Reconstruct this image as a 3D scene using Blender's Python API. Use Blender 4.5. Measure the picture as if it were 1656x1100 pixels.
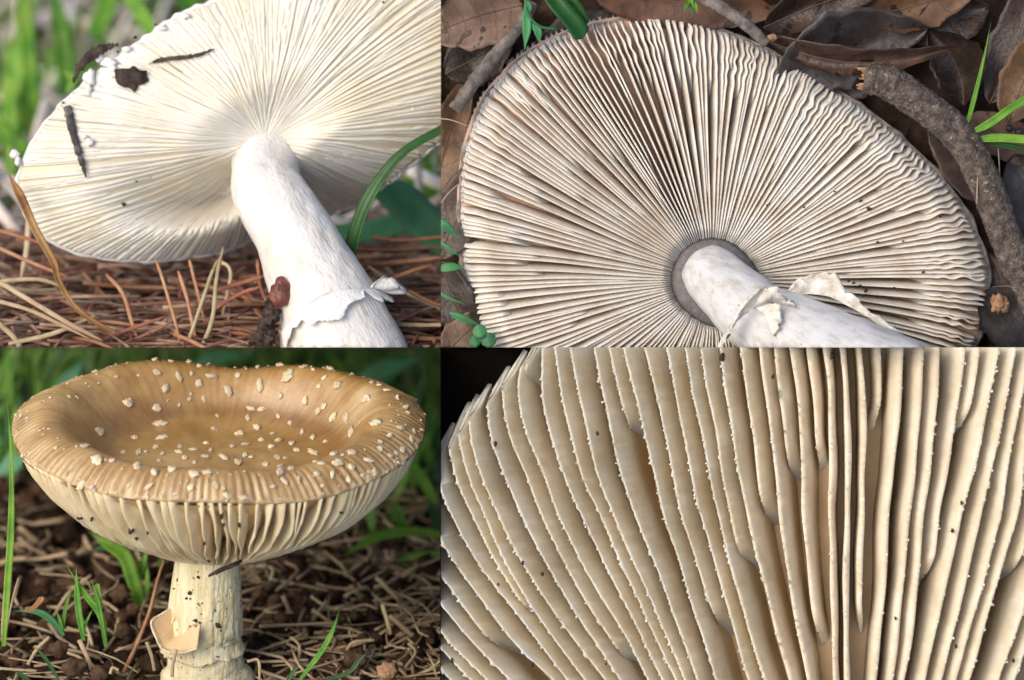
import bpy, bmesh, math, random
import numpy as np
from mathutils import Vector, Matrix
random.seed(7); rng = np.random.default_rng(7)
for o in list(bpy.data.objects): bpy.data.objects.remove(o)

# ------------------------------------------------------------------ frame
# The place is a four-bay display of mushrooms. Lengths are worked out in units of 0.2 mm ("u"):
# x to the side, y up along the display, z out of it. The display leans back by PITCH.
S = 0.0002                     # metres per unit
D = 8000.0                     # camera distance in units
PITCH = math.radians(48)
CX, CY = 713.0, 562.0          # the camera stands straight in front of the cross where the four bays meet
F = Vector((0, math.cos(PITCH), -math.sin(PITCH)))
U = Vector((0, math.sin(PITCH), math.cos(PITCH)))
B3 = np.array([[1, 0, 0], list(U), list(-F)])          # rows: x, y, z axes
LIFT = np.array([0, 0, 0.34])
def W(a):
    return np.asarray(a, float) @ B3 * S + LIFT

# ------------------------------------------------------------------ camera, world, sun, exposure
scn = bpy.context.scene
cam = bpy.data.cameras.new("camera"); camo = bpy.data.objects.new("camera", cam)
scn.collection.objects.link(camo); scn.camera = camo
camo.location = Vector(W((0, 0, D)))
camo.rotation_euler = (math.pi / 2 - PITCH, 0, 0)
cam.sensor_width = 36; cam.sensor_fit = 'HORIZONTAL'
cam.lens = D / 1656 * 36
cam.shift_x = (828 - CX) / 1656; cam.shift_y = (CY - 550) / 1656
cam.clip_start = 0.02; cam.clip_end = 2000
cam.dof.use_dof = True; cam.dof.focus_distance = (D - 10) * S
cam.dof.aperture_fstop = (cam.lens / 1000) / (D * S / 66)
cam.dof.aperture_blades = 0

world = bpy.data.worlds.new("World"); scn.world = world; world.use_nodes = True
SUNV = Vector((-0.54, 0.22, 0.81)).normalized()        # toward the sun, in display axes
sw = Vector(np.array(SUNV) @ B3)
elev = math.asin(sw.z); azim = math.atan2(sw.x, sw.y)
nt = world.node_tree; nt.nodes.clear()
sky = nt.nodes.new('ShaderNodeTexSky'); sky.sky_type = 'NISHITA'; sky.sun_disc = False
sky.sun_elevation = elev; sky.sun_rotation = azim; sky.dust_density = 4.0; sky.air_density = 1.0; sky.ozone_density = 0.5
bg = nt.nodes.new('ShaderNodeBackground'); bg.inputs[1].default_value = 0.15
wo = nt.nodes.new('ShaderNodeOutputWorld')
nt.links.new(sky.outputs[0], bg.inputs[0]); nt.links.new(bg.outputs[0], wo.inputs[0])
sun = bpy.data.lights.new("sun", 'SUN'); suno = bpy.data.objects.new("sun", sun)
scn.collection.objects.link(suno)
sun.energy = 0.95; sun.angle = math.radians(40); sun.color = (1, 0.90, 0.76)
suno.rotation_euler = sw.to_track_quat('Z', 'Y').to_euler()
suno.location = (0, 0, 3)
scn.view_settings.view_transform = 'Standard'; scn.view_settings.look = 'None'
scn.view_settings.exposure = 0.45; scn.view_settings.gamma = 1
scn.cycles.max_bounces = 6; scn.cycles.diffuse_bounces = 4; scn.cycles.glossy_bounces = 2
scn.cycles.transmission_bounces = 4; scn.cycles.use_adaptive_sampling = True; scn.cycles.adaptive_threshold = 0.02

# ------------------------------------------------------------------ helpers
def k_at(z): return (D - z) / D
def K(px, py, z):
    k = k_at(z); return np.array([(px - CX) * k, (CY - py) * k, z])
def KP(pts, z):
    """points (x, y[, dz]) of a thing that stands at depth z, sized for that depth"""
    k = k_at(z); return np.array([[(p[0] - CX) * k, (CY - p[1]) * k, z + (p[2] if len(p) > 2 else 0) * k] for p in pts])
def sm(a, b, x):
    t = np.clip((np.asarray(x, float) - a) / (b - a), 0, 1); return t * t * (3 - 2 * t)
def spline(pts, n):
    """smooth curve through points (Catmull-Rom), n samples evenly by parameter"""
    P = np.asarray(pts, float)
    if len(P) == 2:
        t = np.linspace(0, 1, n)[:, None]; return P[0] * (1 - t) + P[1] * t
    Q = np.vstack([2 * P[0] - P[1], P, 2 * P[-1] - P[-2]])
    t = np.linspace(0, len(P) - 1 - 1e-6, n); i = t.astype(int); f = (t - i)[:, None]
    a, b, c, d = Q[i], Q[i + 1], Q[i + 2], Q[i + 3]
    return 0.5 * ((2 * b) + (c - a) * f + (2 * a - 5 * b + 4 * c - d) * f ** 2 + (3 * b - a - 3 * c + d) * f ** 3)
class VN:
    """cheap smooth value noise from a handful of random waves"""
    def __init__(s, seed, n=14):
        r = np.random.default_rng(seed); s.d = r.normal(size=(n, 3)); s.d /= np.linalg.norm(s.d, axis=1)[:, None]
        s.f = r.uniform(0.6, 2.2, n); s.p = r.uniform(0, 6.28, n); s.n = n
    def __call__(s, P, wav):
        P = np.asarray(P, float)
        return np.sin((P @ s.d.T) * s.f * (6.28 / wav) + s.p).sum(-1) / math.sqrt(s.n)
vn = VN(3); vn2 = VN(11); vn3 = VN(23)

def loft(rings, caps=True):
    R = np.asarray(rings, float); n, m, _ = R.shape
    v = R.reshape(-1, 3); f = []
    for i in range(n - 1):
        for j in range(m):
            a = i * m + j; b = i * m + (j + 1) % m
            f.append((a, b, b + m, a + m))
    if caps:
        f.append(tuple(range(m - 1, -1, -1))); f.append(tuple(range((n - 1) * m, n * m)))
    return v, f
def grid(P):
    P = np.asarray(P, float); n, m, _ = P.shape; f = []
    for i in range(n - 1):
        for j in range(m - 1):
            a = i * m + j; f.append((a, a + 1, a + m + 1, a + m))
    return P.reshape(-1, 3), f
def join(parts):
    V, Fs, o = [], [], 0
    for v, f in parts:
        V.append(np.asarray(v)); Fs += [tuple(i + o for i in q) for q in f]; o += len(v)
    return np.vstack(V), Fs
def frames(P):
    T = np.gradient(P, axis=0); T /= np.linalg.norm(T, axis=1)[:, None] + 1e-9
    ref = np.array([0, 0, 1.0]); N = np.cross(T, ref)
    bad = np.linalg.norm(N, axis=1) < 0.15
    N[bad] = np.cross(T[bad], np.array([0, 1.0, 0]))
    N /= np.linalg.norm(N, axis=1)[:, None]; Bn = np.cross(N, T)
    return T, N, Bn
def tube(P, r, m=6, rough=0, wav=20, flat=1.0, seed=None):
    P = np.asarray(P, float); n = len(P); r = np.broadcast_to(np.asarray(r, float), (n,))
    T, N, Bn = frames(P); a = np.linspace(0, 2 * math.pi, m, endpoint=False)
    R = P[:, None, :] + r[:, None, None] * (np.cos(a)[None, :, None] * N[:, None, :] + flat * np.sin(a)[None, :, None] * Bn[:, None, :])
    if rough:
        dv = R - P[:, None, :]; ln = np.linalg.norm(dv, axis=2, keepdims=True) + 1e-9
        R = R + dv / ln * (vn(R, wav) * rough)[..., None]
    return loft(R)
def blade(P, w, fold=0.25, tilt=0.0, m=5, face=None, curl=0.0):
    """grass or leaf blade along P, widths w, V-folded; face: direction the blade's flat side looks"""
    P = np.asarray(P, float); n = len(P); w = np.broadcast_to(np.asarray(w, float), (n,))
    T = np.gradient(P, axis=0); T /= np.linalg.norm(T, axis=1)[:, None] + 1e-9
    face = np.array([0, 0.2, 1.0]) if face is None else np.asarray(face, float)
    N = np.cross(T, face); N /= np.linalg.norm(N, axis=1)[:, None] + 1e-9
    Z = np.cross(N, T)
    c, s_ = math.cos(tilt), math.sin(tilt); N, Z = c * N + s_ * Z, -s_ * N + c * Z
    u = np.linspace(-1, 1, m)
    G = P[:, None, :] + (w[:, None] * u[None, :] / 2)[..., None] * N[:, None, :] \
        + (w[:, None] * (fold * np.abs(u)[None, :] + curl * u[None, :] ** 2) / 2)[..., None] * Z[:, None, :]
    top, f = grid(G)
    th = np.clip(w * 0.05, 0.25, 1.2)
    bot, f2 = grid(G - th[:, None, None] * Z[:, None, :])
    f2 = [q[::-1] for q in f2]
    v, ff = join([(top, f), (bot, f2)])
    o = len(top)                                        # close the rim
    for i in range(n - 1):
        for j in (0, m - 1):
            a, b = i * m + j, (i + 1) * m + j
            q = (a, b, b + o, a + o); ff.append(q if j == 0 else q[::-1])
    return v, ff
def wprof(n, w, tip=0.55, base=0.5):
    s = np.linspace(0, 1, n)
    return w * (base + (1 - base) * sm(0, 0.3, s)) * np.clip((1 - sm(tip, 1.04, s)), 0.04, 1)
_ico = {}
def ico(sub):
    if sub not in _ico:
        bm = bmesh.new(); bmesh.ops.create_icosphere(bm, subdivisions=sub, radius=1)
        _ico[sub] = (np.array([v.co[:] for v in bm.verts]), [tuple(x.index for x in f.verts) for f in bm.faces]); bm.free()
    return _ico[sub]
def blob(c, r, sub=2, rough=0.25, wav=1.2, seed=0, rot=None):
    v, f = ico(sub); off = np.array([seed * 3.7, seed * 1.3, -seed * 2.1])
    v = v * (1 + rough * vn2(v + off, wav))[:, None] * np.asarray(r, float)
    if rot is not None: v = v @ np.array(Matrix.Rotation(rot[0], 3, rot[1])).T
    return v + np.asarray(c, float), f
def gillwall(C, Bs, t, hb, hc, tipw=0.07, Cs=None):
    """closed thin plate: crest line C, root line Bs, side vectors t, half thickness at root and crest"""
    hb = np.broadcast_to(np.asarray(hb, float), (len(C),))[:, None]; hc = np.broadcast_to(np.asarray(hc, float), (len(C),))[:, None]
    Cs = C if Cs is None else Cs; Cp = Cs + (Bs - Cs) * tipw; M = Cs + (Bs - Cs) * 0.5; hm = (hb + hc) / 2
    R = np.stack([Bs - t * hb, M - t * hm, Cp - t * hc, C, Cp + t * hc, M + t * hm, Bs + t * hb], axis=1)
    return loft(R)

# clipping planes (display axes) that trim a thing where its bay ends
XPOS, XNEG, YPOS, YNEG = ((1, 0, 0), 1), ((1, 0, 0), -1), ((0, 1, 0), 1), ((0, 1, 0), -1)
def mesh_of(name, v, f, mat, origin, clip=(), smooth=True):
    me = bpy.data.meshes.new(name)
    v = np.asarray(v, float)
    if clip:
        ax = {0: v[:, 0], 1: v[:, 1]}
        need = []
        for (nrm, sgn) in clip:
            a = ax[0 if nrm[0] else 1] * sgn
            if a.min() < 0: need.append((nrm, sgn))
        if need:
            me.from_pydata(v.tolist(), [], f); bm = bmesh.new(); bm.from_mesh(me)
            for nrm, sgn in need:
                g = bm.verts[:] + bm.edges[:] + bm.faces[:]
                r = bmesh.ops.bisect_plane(bm, geom=g, plane_co=(0, 0, 0), plane_no=Vector(nrm) * sgn, clear_inner=True)
                ed = [e for e in r['geom_cut'] if isinstance(e, bmesh.types.BMEdge)]
                if ed:
                    try: bmesh.ops.holes_fill(bm, edges=ed, sides=0)
                    except Exception: pass
            if not bm.faces: bm.free(); return None
            bm.verts.index_update()
            v = np.array([x.co[:] for x in bm.verts]); f = [tuple(x.index for x in q.verts) for q in bm.faces]; bm.free()
            bpy.data.meshes.remove(me); me = bpy.data.meshes.new(name)
    w = W(v) - np.asarray(origin)
    me.from_pydata(w.tolist(), [], f)
    if smooth: me.polygons.foreach_set('use_smooth', [True] * len(me.polygons))
    me.materials.append(mat); me.update()
    return me
def tag(o, label=None, cat=None, group=None, kind=None):
    if label: o['label'] = label
    if cat: o['category'] = cat
    if group: o['group'] = group
    if kind: o['kind'] = kind
    return o
def mk(name, vf, mat, parent=None, clip=(), smooth=True, **props):
    v, f = vf; v = np.asarray(v, float)
    if parent is None:
        lo = v[np.argmin(W(v)[:, 2])]; org = W(lo)
    else: org = np.array(parent['_org'])
    me = mesh_of(name, v, f, mat, org, clip, smooth)
    if me is None: return None
    o = bpy.data.objects.new(name, me); scn.collection.objects.link(o)
    if parent is None: o.location = org
    else: o.parent = parent
    o['_org'] = list(org)
    return tag(o, **props)
def root(name, base, label, cat, group=None):
    o = bpy.data.objects.new(name, None); scn.collection.objects.link(o)
    org = W(base); o.location = org; o['_org'] = list(org); o.empty_display_size = 0.01
    return tag(o, label, cat, group)

# ------------------------------------------------------------------ materials
def feat(u): return 1.0 / (u * S)                       # texture scale for features of u units
def ramp(N, L, src, stops):
    r = N.new('ShaderNodeValToRGB'); e = r.color_ramp.elements
    while len(e) < len(stops): e.new(0.5)
    for q, (p, c) in zip(e, stops): q.position = p; q.color = (*c, 1)
    L.new(src, r.inputs[0]); return r
def mat(name, cols, size=60, rough=0.6, bump=0.0, bsize=8, sss=0.0, ssr=12, ssc=(1, .8, .55), speck=None, island=0.0, detail=5,
        stretch=None, fibre=None, spec=0.4, trans=0.0, coat=0.0, vary=0.0, bump2=0, b2size=40):
    """mottled surface: cols is a list of base colours mixed by noise; island: brightness spread between loose pieces"""
    m = bpy.data.materials.new(name); m.use_nodes = True; N, L = m.node_tree.nodes, m.node_tree.links
    p = N['Principled BSDF']; tc = N.new('ShaderNodeTexCoord'); co = tc.outputs['Object']
    if fibre is not None:                               # streaks along a direction in the display's plane, fibre = degrees from its upright
        va = N.new('ShaderNodeVectorRotate'); va.rotation_type = 'X_AXIS'; va.inputs['Angle'].default_value = -(math.pi / 2 - PITCH); L.new(co, va.inputs['Vector'])
        vb = N.new('ShaderNodeVectorRotate'); vb.rotation_type = 'Z_AXIS'; vb.inputs['Angle'].default_value = -math.radians(fibre); L.new(va.outputs[0], vb.inputs['Vector'])
        mp = N.new('ShaderNodeMapping'); mp.inputs['Scale'].default_value = (1, .1, 1); L.new(vb.outputs[0], mp.inputs[0]); co2 = mp.outputs[0]
    elif stretch:
        mp = N.new('ShaderNodeMapping'); mp.inputs['Scale'].default_value = stretch; L.new(co, mp.inputs[0]); co2 = mp.outputs[0]
    else: co2 = co
    nz = N.new('ShaderNodeTexNoise'); nz.inputs['Scale'].default_value = feat(size); nz.inputs['Detail'].default_value = detail
    nz.inputs['Roughness'].default_value = 0.6; L.new(co2, nz.inputs['Vector'])
    k = len(cols)
    r = ramp(N, L, nz.outputs[0], [(0.32 + 0.36 * i / max(1, k - 1), c) for i, c in enumerate(cols)])
    col = r.outputs[0]
    if island or vary:
        g = N.new('ShaderNodeNewGeometry') if island else N.new('ShaderNodeObjectInfo')
        src = g.outputs['Random Per Island'] if island else g.outputs['Random']
        amt = island or vary
        mr = N.new('ShaderNodeMapRange'); mr.inputs[3].default_value = 1 - amt; mr.inputs[4].default_value = 1 + amt; L.new(src, mr.inputs[0])
        h = N.new('ShaderNodeHueSaturation'); L.new(mr.outputs[0], h.inputs['Value']); L.new(col, h.inputs['Color'])
        mh = N.new('ShaderNodeMapRange'); mh.inputs[3].default_value = 0.485; mh.inputs[4].default_value = 0.515
        mu = N.new('ShaderNodeMath'); mu.operation = 'FRACT'; ml = N.new('ShaderNodeMath'); ml.operation = 'MULTIPLY'; ml.inputs[1].default_value = 17.3
        L.new(src, ml.inputs[0]); L.new(ml.outputs[0], mu.inputs[0]); L.new(mu.outputs[0], mh.inputs[0]); L.new(mh.outputs[0], h.inputs['Hue'])
        col = h.outputs[0]
    if speck:
        scol, ssize, thr = speck
        n2 = N.new('ShaderNodeTexNoise'); n2.inputs['Scale'].default_value = feat(ssize); n2.inputs['Detail'].default_value = 2; L.new(co, n2.inputs['Vector'])
        rr = ramp(N, L, n2.outputs[0], [(thr, (0, 0, 0)), (thr + 0.03, (1, 1, 1))])
        mx = N.new('ShaderNodeMix'); mx.data_type = 'RGBA'; L.new(rr.outputs[0], mx.inputs[0]); L.new(col, mx.inputs[6]); mx.inputs[7].default_value = (*scol, 1)
        col = mx.outputs[2]
    L.new(col, p.inputs['Base Color'])
    p.inputs['Roughness'].default_value = rough; p.inputs['Specular IOR Level'].default_value = spec
    if coat: p.inputs['Coat Weight'].default_value = coat; p.inputs['Coat Roughness'].default_value = 0.25
    if sss:
        p.inputs['Subsurface Weight'].default_value = sss; p.inputs['Subsurface Scale'].default_value = ssr * S
        p.inputs['Subsurface Radius'].default_value = ssc
    last = None
    for amt, sz, c_ in ((bump2, b2size, co), (bump, bsize, co2)):
        if amt:
            nb = N.new('ShaderNodeTexNoise'); nb.inputs['Scale'].default_value = feat(sz); nb.inputs['Detail'].default_value = 4; L.new(c_, nb.inputs['Vector'])
            b = N.new('ShaderNodeBump'); b.inputs['Strength'].default_value = 1.0; b.inputs['Distance'].default_value = amt * S
            L.new(nb.outputs[0], b.inputs['Height'])
            if last: L.new(last.outputs[0], b.inputs['Normal'])
            last = b
    if last: L.new(last.outputs[0], p.inputs['Normal'])
    if trans:
        out = N['Material Output']; tr = N.new('ShaderNodeBsdfTranslucent'); L.new(col, tr.inputs[0]); ms = N.new('ShaderNodeMixShader'); ms.inputs[0].default_value = trans
        L.new(p.outputs[0], ms.inputs[1]); L.new(tr.outputs[0], ms.inputs[2]); L.new(ms.outputs[0], out.inputs[0])
    return m
M = {}
M['soil'] = mat('soil', [(.014, .009, .006), (.035, .022, .014), (.07, .043, .027)], 40, .95, bump=5, bsize=14, spec=.1)
M['clod'] = mat('clod', [(.03, .017, .011), (.075, .042, .026), (.11, .06, .036)], 25, .95, bump=3, bsize=8, island=.4, spec=.15)
M['dark'] = mat('dark_board', [(.006, .004, .0035), (.010, .008, .006)], 80, .95, spec=.03)  # near-black of the added backdrop and the sun-blocking board
M['needle'] = mat('pine_needle', [(.08, .035, .025), (.21, .11, .07), (.40, .29, .21)], 60, .55, island=.55, bump=.6, bsize=4)
M['needle1'] = mat('pine_needle_single', [(.19, .065, .035), (.29, .125, .06), (.37, .21, .115)], 60, .5, vary=.4, bump=.6, bsize=4)
M['straw'] = mat('straw', [(.19, .13, .075), (.34, .26, .155), (.44, .36, .23)], 50, .7, island=.5, bump=.8, bsize=4)
M['straw1'] = mat('straw_single', [(.24, .17, .09), (.38, .29, .17), (.46, .38, .25)], 50, .7, vary=.35, bump=.8, bsize=4)
M['ochre'] = mat('dry_blade', [(.16, .07, .02), (.33, .17, .05), (.42, .26, .10)], 40, .55, bump=.8, bsize=5)
M['grass'] = mat('grass', [(.07, .23, .02), (.15, .38, .03), (.29, .46, .07)], 50, .5, vary=.25, trans=.35)
M['grass_mass'] = mat('grass_mass', [(.10, .27, .03), (.19, .38, .06), (.36, .48, .22)], 90, .55, island=.4, trans=.35)
M['dgrass'] = mat('dark_grass', [(.018, .075, .015), (.03, .11, .02), (.045, .14, .03)], 60, .4, vary=.2, trans=.25, bump=.5, bsize=5)
M['broad'] = mat('broad_leaf', [(.045, .20, .07), (.075, .28, .11), (.12, .34, .16)], 70, .5, vary=.25, trans=.3)
M['mint'] = mat('pale_green_leaf', [(.08, .30, .12), (.13, .40, .19), (.2, .46, .26)], 70, .5, vary=.2, trans=.3)
M['pale_stalk'] = mat('pale_stalk', [(.40, .33, .27), (.60, .53, .46), (.76, .71, .66)], 60, .7, island=.45)
M['twhite'] = mat('white_gill', [(.73, .65, .49), (.79, .735, .61), (.82, .785, .705)], 110, .6, sss=.4, ssr=8, ssc=(1, .85, .6), bump=.4, bsize=6, spec=.25)
M['tflesh'] = mat('white_flesh', [(.76, .66, .45), (.80, .72, .54)], 120, .6, sss=.4, ssr=10, ssc=(1, .8, .5), spec=.2)
M['tstem'] = mat('white_stem', [(.66, .62, .54), (.73, .71, .67), (.77, .765, .75)], 26, .6, sss=.35, ssr=12, bump=2.2, bsize=5, bump2=8, b2size=36, fibre=25, spec=.3)
M['tfleck'] = mat('white_veil', [(.72, .70, .66), (.8, .795, .78)], 12, .7, sss=.3, ssr=5, bump=2, bsize=5)
M['bark_dark'] = mat('dark_bark', [(.02, .013, .01), (.05, .032, .025), (.09, .06, .045)], 18, .8, bump=2.5, bsize=6)
M['striped'] = mat('striped_sliver', [(.022, .019, .017), (.05, .045, .042), (.16, .15, .14)], 14, .7, bump=1.5, bsize=5)
M['redwood'] = mat('red_fragment', [(.07, .017, .012), (.17, .05, .035), (.33, .15, .12)], 22, .35, bump=2, bsize=7, sss=.2, ssr=4)
M['rgill'] = mat('cream_gill', [(.60, .52, .43), (.70, .64, .56), (.75, .715, .66)], 50, .6, sss=.5, ssr=12, ssc=(1, .75, .5), bump=.4, bsize=5, spec=.25, speck=((.12, .07, .04), 7, .76))
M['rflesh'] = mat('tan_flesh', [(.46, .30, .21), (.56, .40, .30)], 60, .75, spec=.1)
M['rrim'] = mat('cap_rim', [(.10, .085, .07), (.22, .19, .16), (.34, .30, .25)], 20, .8, bump=2, bsize=6)
M['collar'] = mat('collar', [(.11, .10, .097), (.18, .168, .163)], 10, .8, bump=2, bsize=5)
M['rstem'] = mat('silky_stem', [(.44, .42, .38), (.56, .56, .555), (.61, .62, .635)], 14, .5, sss=.3, ssr=10, bump=.9, bsize=4, bump2=2.5, b2size=30, spec=.35, fibre=-126, speck=((.30, .24, .17), 8, .72))
M['rring'] = mat('torn_ring', [(.46, .40, .31), (.66, .62, .55), (.78, .76, .72)], 22, .75, sss=.2, ssr=6, bump=3, bsize=9)
M['leaf'] = mat('dead_leaf', [(.016, .010, .007), (.036, .021, .015), (.070, .041, .028)], 40, .45, vary=.45, speck=((.012, .008, .006), 26, .63), bump=1.4, bsize=6, bump2=3, b2size=60, spec=.45)
M['leaf_tan'] = mat('tan_leaf', [(.08, .046, .03), (.13, .08, .052), (.18, .118, .08)], 40, .55, speck=((.05, .03, .02), 20, .66), vary=.15, bump=1.2, bsize=10)
M['leaf_orange'] = mat('orange_leaf', [(.05, .023, .012), (.105, .048, .023), (.16, .08, .04)], 40, .5, speck=((.03, .016, .01), 22, .64), vary=.15, bump=1.2, bsize=10)
M['leaf_slate'] = mat('slate_leaf', [(.022, .018, .018), (.042, .035, .034), (.066, .056, .053)], 40, .42, speck=((.015, .012, .011), 24, .64), vary=.2, bump=1.2, bsize=10)
M['vein'] = mat('leaf_vein', [(.09, .052, .032), (.14, .085, .052)], 30, .6)
M['bark'] = mat('grey_bark', [(.04, .03, .025), (.10, .078, .064), (.19, .155, .13)], 12, .9, bump=7, bsize=4.5, bump2=6, b2size=15, speck=((.30, .26, .21), 9, .66))
M['twig'] = mat('grey_twig', [(.07, .06, .052), (.14, .12, .105), (.22, .19, .165)], 16, .85, bump=2.5, bsize=6)
M['splinter'] = mat('raw_wood', [(.17, .09, .045), (.33, .19, .10), (.42, .27, .15)], 10, .85, bump=3, bsize=5)
M['bcap'] = mat('ochre_cap', [(.29, .15, .034), (.39, .22, .060), (.50, .32, .115)], 150, .36, sss=.2, ssr=8, bump=.8, bsize=8, spec=.5, coat=.25, speck=((.12, .05, .02), 6, .77))
def tint_cap(m):
    """pale dry zones and the striped margin are carried by a colour attribute of the cap"""
    N, L = m.node_tree.nodes, m.node_tree.links; p = N['Principled BSDF']; src = p.inputs['Base Color'].links[0].from_socket
    at = N.new('ShaderNodeAttribute'); at.attribute_name = 'pale'; sp_ = N.new('ShaderNodeSeparateColor'); L.new(at.outputs['Color'], sp_.inputs[0])
    mx = N.new('ShaderNodeMix'); mx.data_type = 'RGBA'; L.new(sp_.outputs[0], mx.inputs[0]); L.new(src, mx.inputs[6]); mx.inputs[7].default_value = (.60, .45, .24, 1)
    my = N.new('ShaderNodeMix'); my.data_type = 'RGBA'; L.new(sp_.outputs[1], my.inputs[0]); L.new(mx.outputs[2], my.inputs[6]); my.inputs[7].default_value = (.20, .10, .032, 1)
    L.new(my.outputs[2], p.inputs['Base Color'])
tint_cap(M['bcap'])
M['bgill'] = mat('ivory_gill', [(.68, .55, .32), (.78, .66, .43), (.83, .74, .52)], 70, .55, sss=.35, ssr=8, ssc=(1, .75, .42), bump=.6, bsize=6, spec=.3, speck=((.06, .025, .012), 7, .74))
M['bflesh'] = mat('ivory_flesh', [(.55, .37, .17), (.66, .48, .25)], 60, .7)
M['bstem'] = mat('ivory_stem', [(.53, .44, .24), (.68, .60, .37), (.76, .70, .50)], 16, .7, sss=.2, ssr=8, bump=2.4, bsize=5, bump2=4, b2size=14, speck=((.12, .065, .03), 9, .66), fibre=0)
M['bvolva'] = mat('peach_flap', [(.62, .43, .23), (.70, .52, .31)], 40, .55, sss=.3, ssr=6, bump=.8, bsize=8)
M['wart'] = mat('wart', [(.46, .33, .18), (.68, .58, .40), (.80, .73, .58)], 7, .85, bump=1.6, bsize=3, vary=.15, sss=.2, ssr=3, spec=.2)
M['mgill'] = mat('macro_gill', [(.56, .475, .345), (.635, .555, .42), (.69, .625, .505)], 60, .62, sss=.6, ssr=26, ssc=(1, .72, .42), bump=.45, bsize=3.5, bump2=.7, b2size=40, spec=.25)
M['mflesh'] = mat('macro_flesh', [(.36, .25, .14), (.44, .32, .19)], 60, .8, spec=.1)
M['mgrain'] = mat('macro_grain', [(.74, .71, .64), (.84, .82, .78)], 8, .6, sss=.3, ssr=3)
M['speck'] = mat('speck', [(.02, .012, .006), (.06, .035, .02)], 6, .8)
M['hair'] = mat('root_hair', [(.30, .22, .15), (.42, .33, .24)], 20, .7)
M['earth'] = mat('earth', [(.05, .035, .022), (.10, .075, .05)], 900, .95)

# ------------------------------------------------------------------ setting
gs = 300.0
gm = bpy.data.meshes.new('ground'); gm.from_pydata([(-gs, -gs, 0), (gs, -gs, 0), (gs, gs, 0), (-gs, gs, 0)], [], [(0, 1, 2, 3)]); gm.materials.append(M['earth'])
go = bpy.data.objects.new('ground', gm); scn.collection.objects.link(go); tag(go, 'wide bare earth under the display', kind='structure')

def terrain(name, prof, x0, x1, mat_, amp, wav, clip, label, nu=90, nv=80, thick=40):
    """ground sheet whose section (y, z) follows prof, with real depth under it"""
    pr = spline([(0, p[0], p[1]) for p in prof], nv)
    xs = np.linspace(x0, x1, nu)
    G = np.zeros((nv, nu, 3)); G[..., 0] = xs[None, :]; G[..., 1] = pr[:, 1][:, None]; G[..., 2] = pr[:, 2][:, None]
    T = np.gradient(pr, axis=0); T /= np.linalg.norm(T, axis=1)[:, None]; Nn = np.cross(np.array([1.0, 0, 0]), T)
    h = amp * (vn(G, wav) + .5 * vn2(G, wav * .45) + .3 * vn3(G, wav * .22))
    G += Nn[:, None, :] * h[..., None]
    Bt = G - Nn[:, None, :] * thick
    top, f = grid(G); bot, f2 = grid(Bt); v, ff = join([(top, f), (bot, [q[::-1] for q in f2])])
    o = len(top); n, m = nv, nu
    for i in range(n - 1):
        for j in (0, m - 1):
            a, b = i * m + j, (i + 1) * m + j; ff.append((a, a + o, b + o, b))
    for j in range(m - 1):
        for i in (0, n - 1):
            a, b = i * m + j, i * m + j + 1; ff.append((a, b, b + o, a + o))
    ob = mk(name, (v, ff), mat_, clip=clip, label=label, kind='structure')
    def at(px_x, t):
        """point on the sheet at sideways position x and section parameter t (0..1), with its normal"""
        i = min(nv - 1, max(0, t * (nv - 1))); i0 = int(i); i1 = min(nv - 1, i0 + 1); fr = i - i0
        j = (px_x - x0) / (x1 - x0) * (nu - 1); j0 = int(min(nu - 2, max(0, j)))
        p = G[i0, j0] * (1 - fr) + G[i1, j0] * fr; p = p.copy(); p[0] = px_x
        return p, Nn[i0]
    return ob, at

# EOF-PART1
# ================================================================== bay with the macro gills (lower, beside the ochre cap)
ZM = 90.0
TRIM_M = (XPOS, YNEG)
board = np.array([[0, 0], [1100, 0], [1100, -640], [0, -640]], float)  # added black board, stands in for the dark blurred background
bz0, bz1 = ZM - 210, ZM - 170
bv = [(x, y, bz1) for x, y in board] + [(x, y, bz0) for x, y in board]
mk('dark_backdrop', (bv, [(3, 2, 1, 0), (4, 5, 6, 7), (0, 1, 5, 4), (1, 2, 6, 5), (2, 3, 7, 6), (3, 0, 4, 7)]), M['dark'], smooth=False,
   label='added black board as dark backdrop behind the magnified gills', kind='structure')
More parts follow.
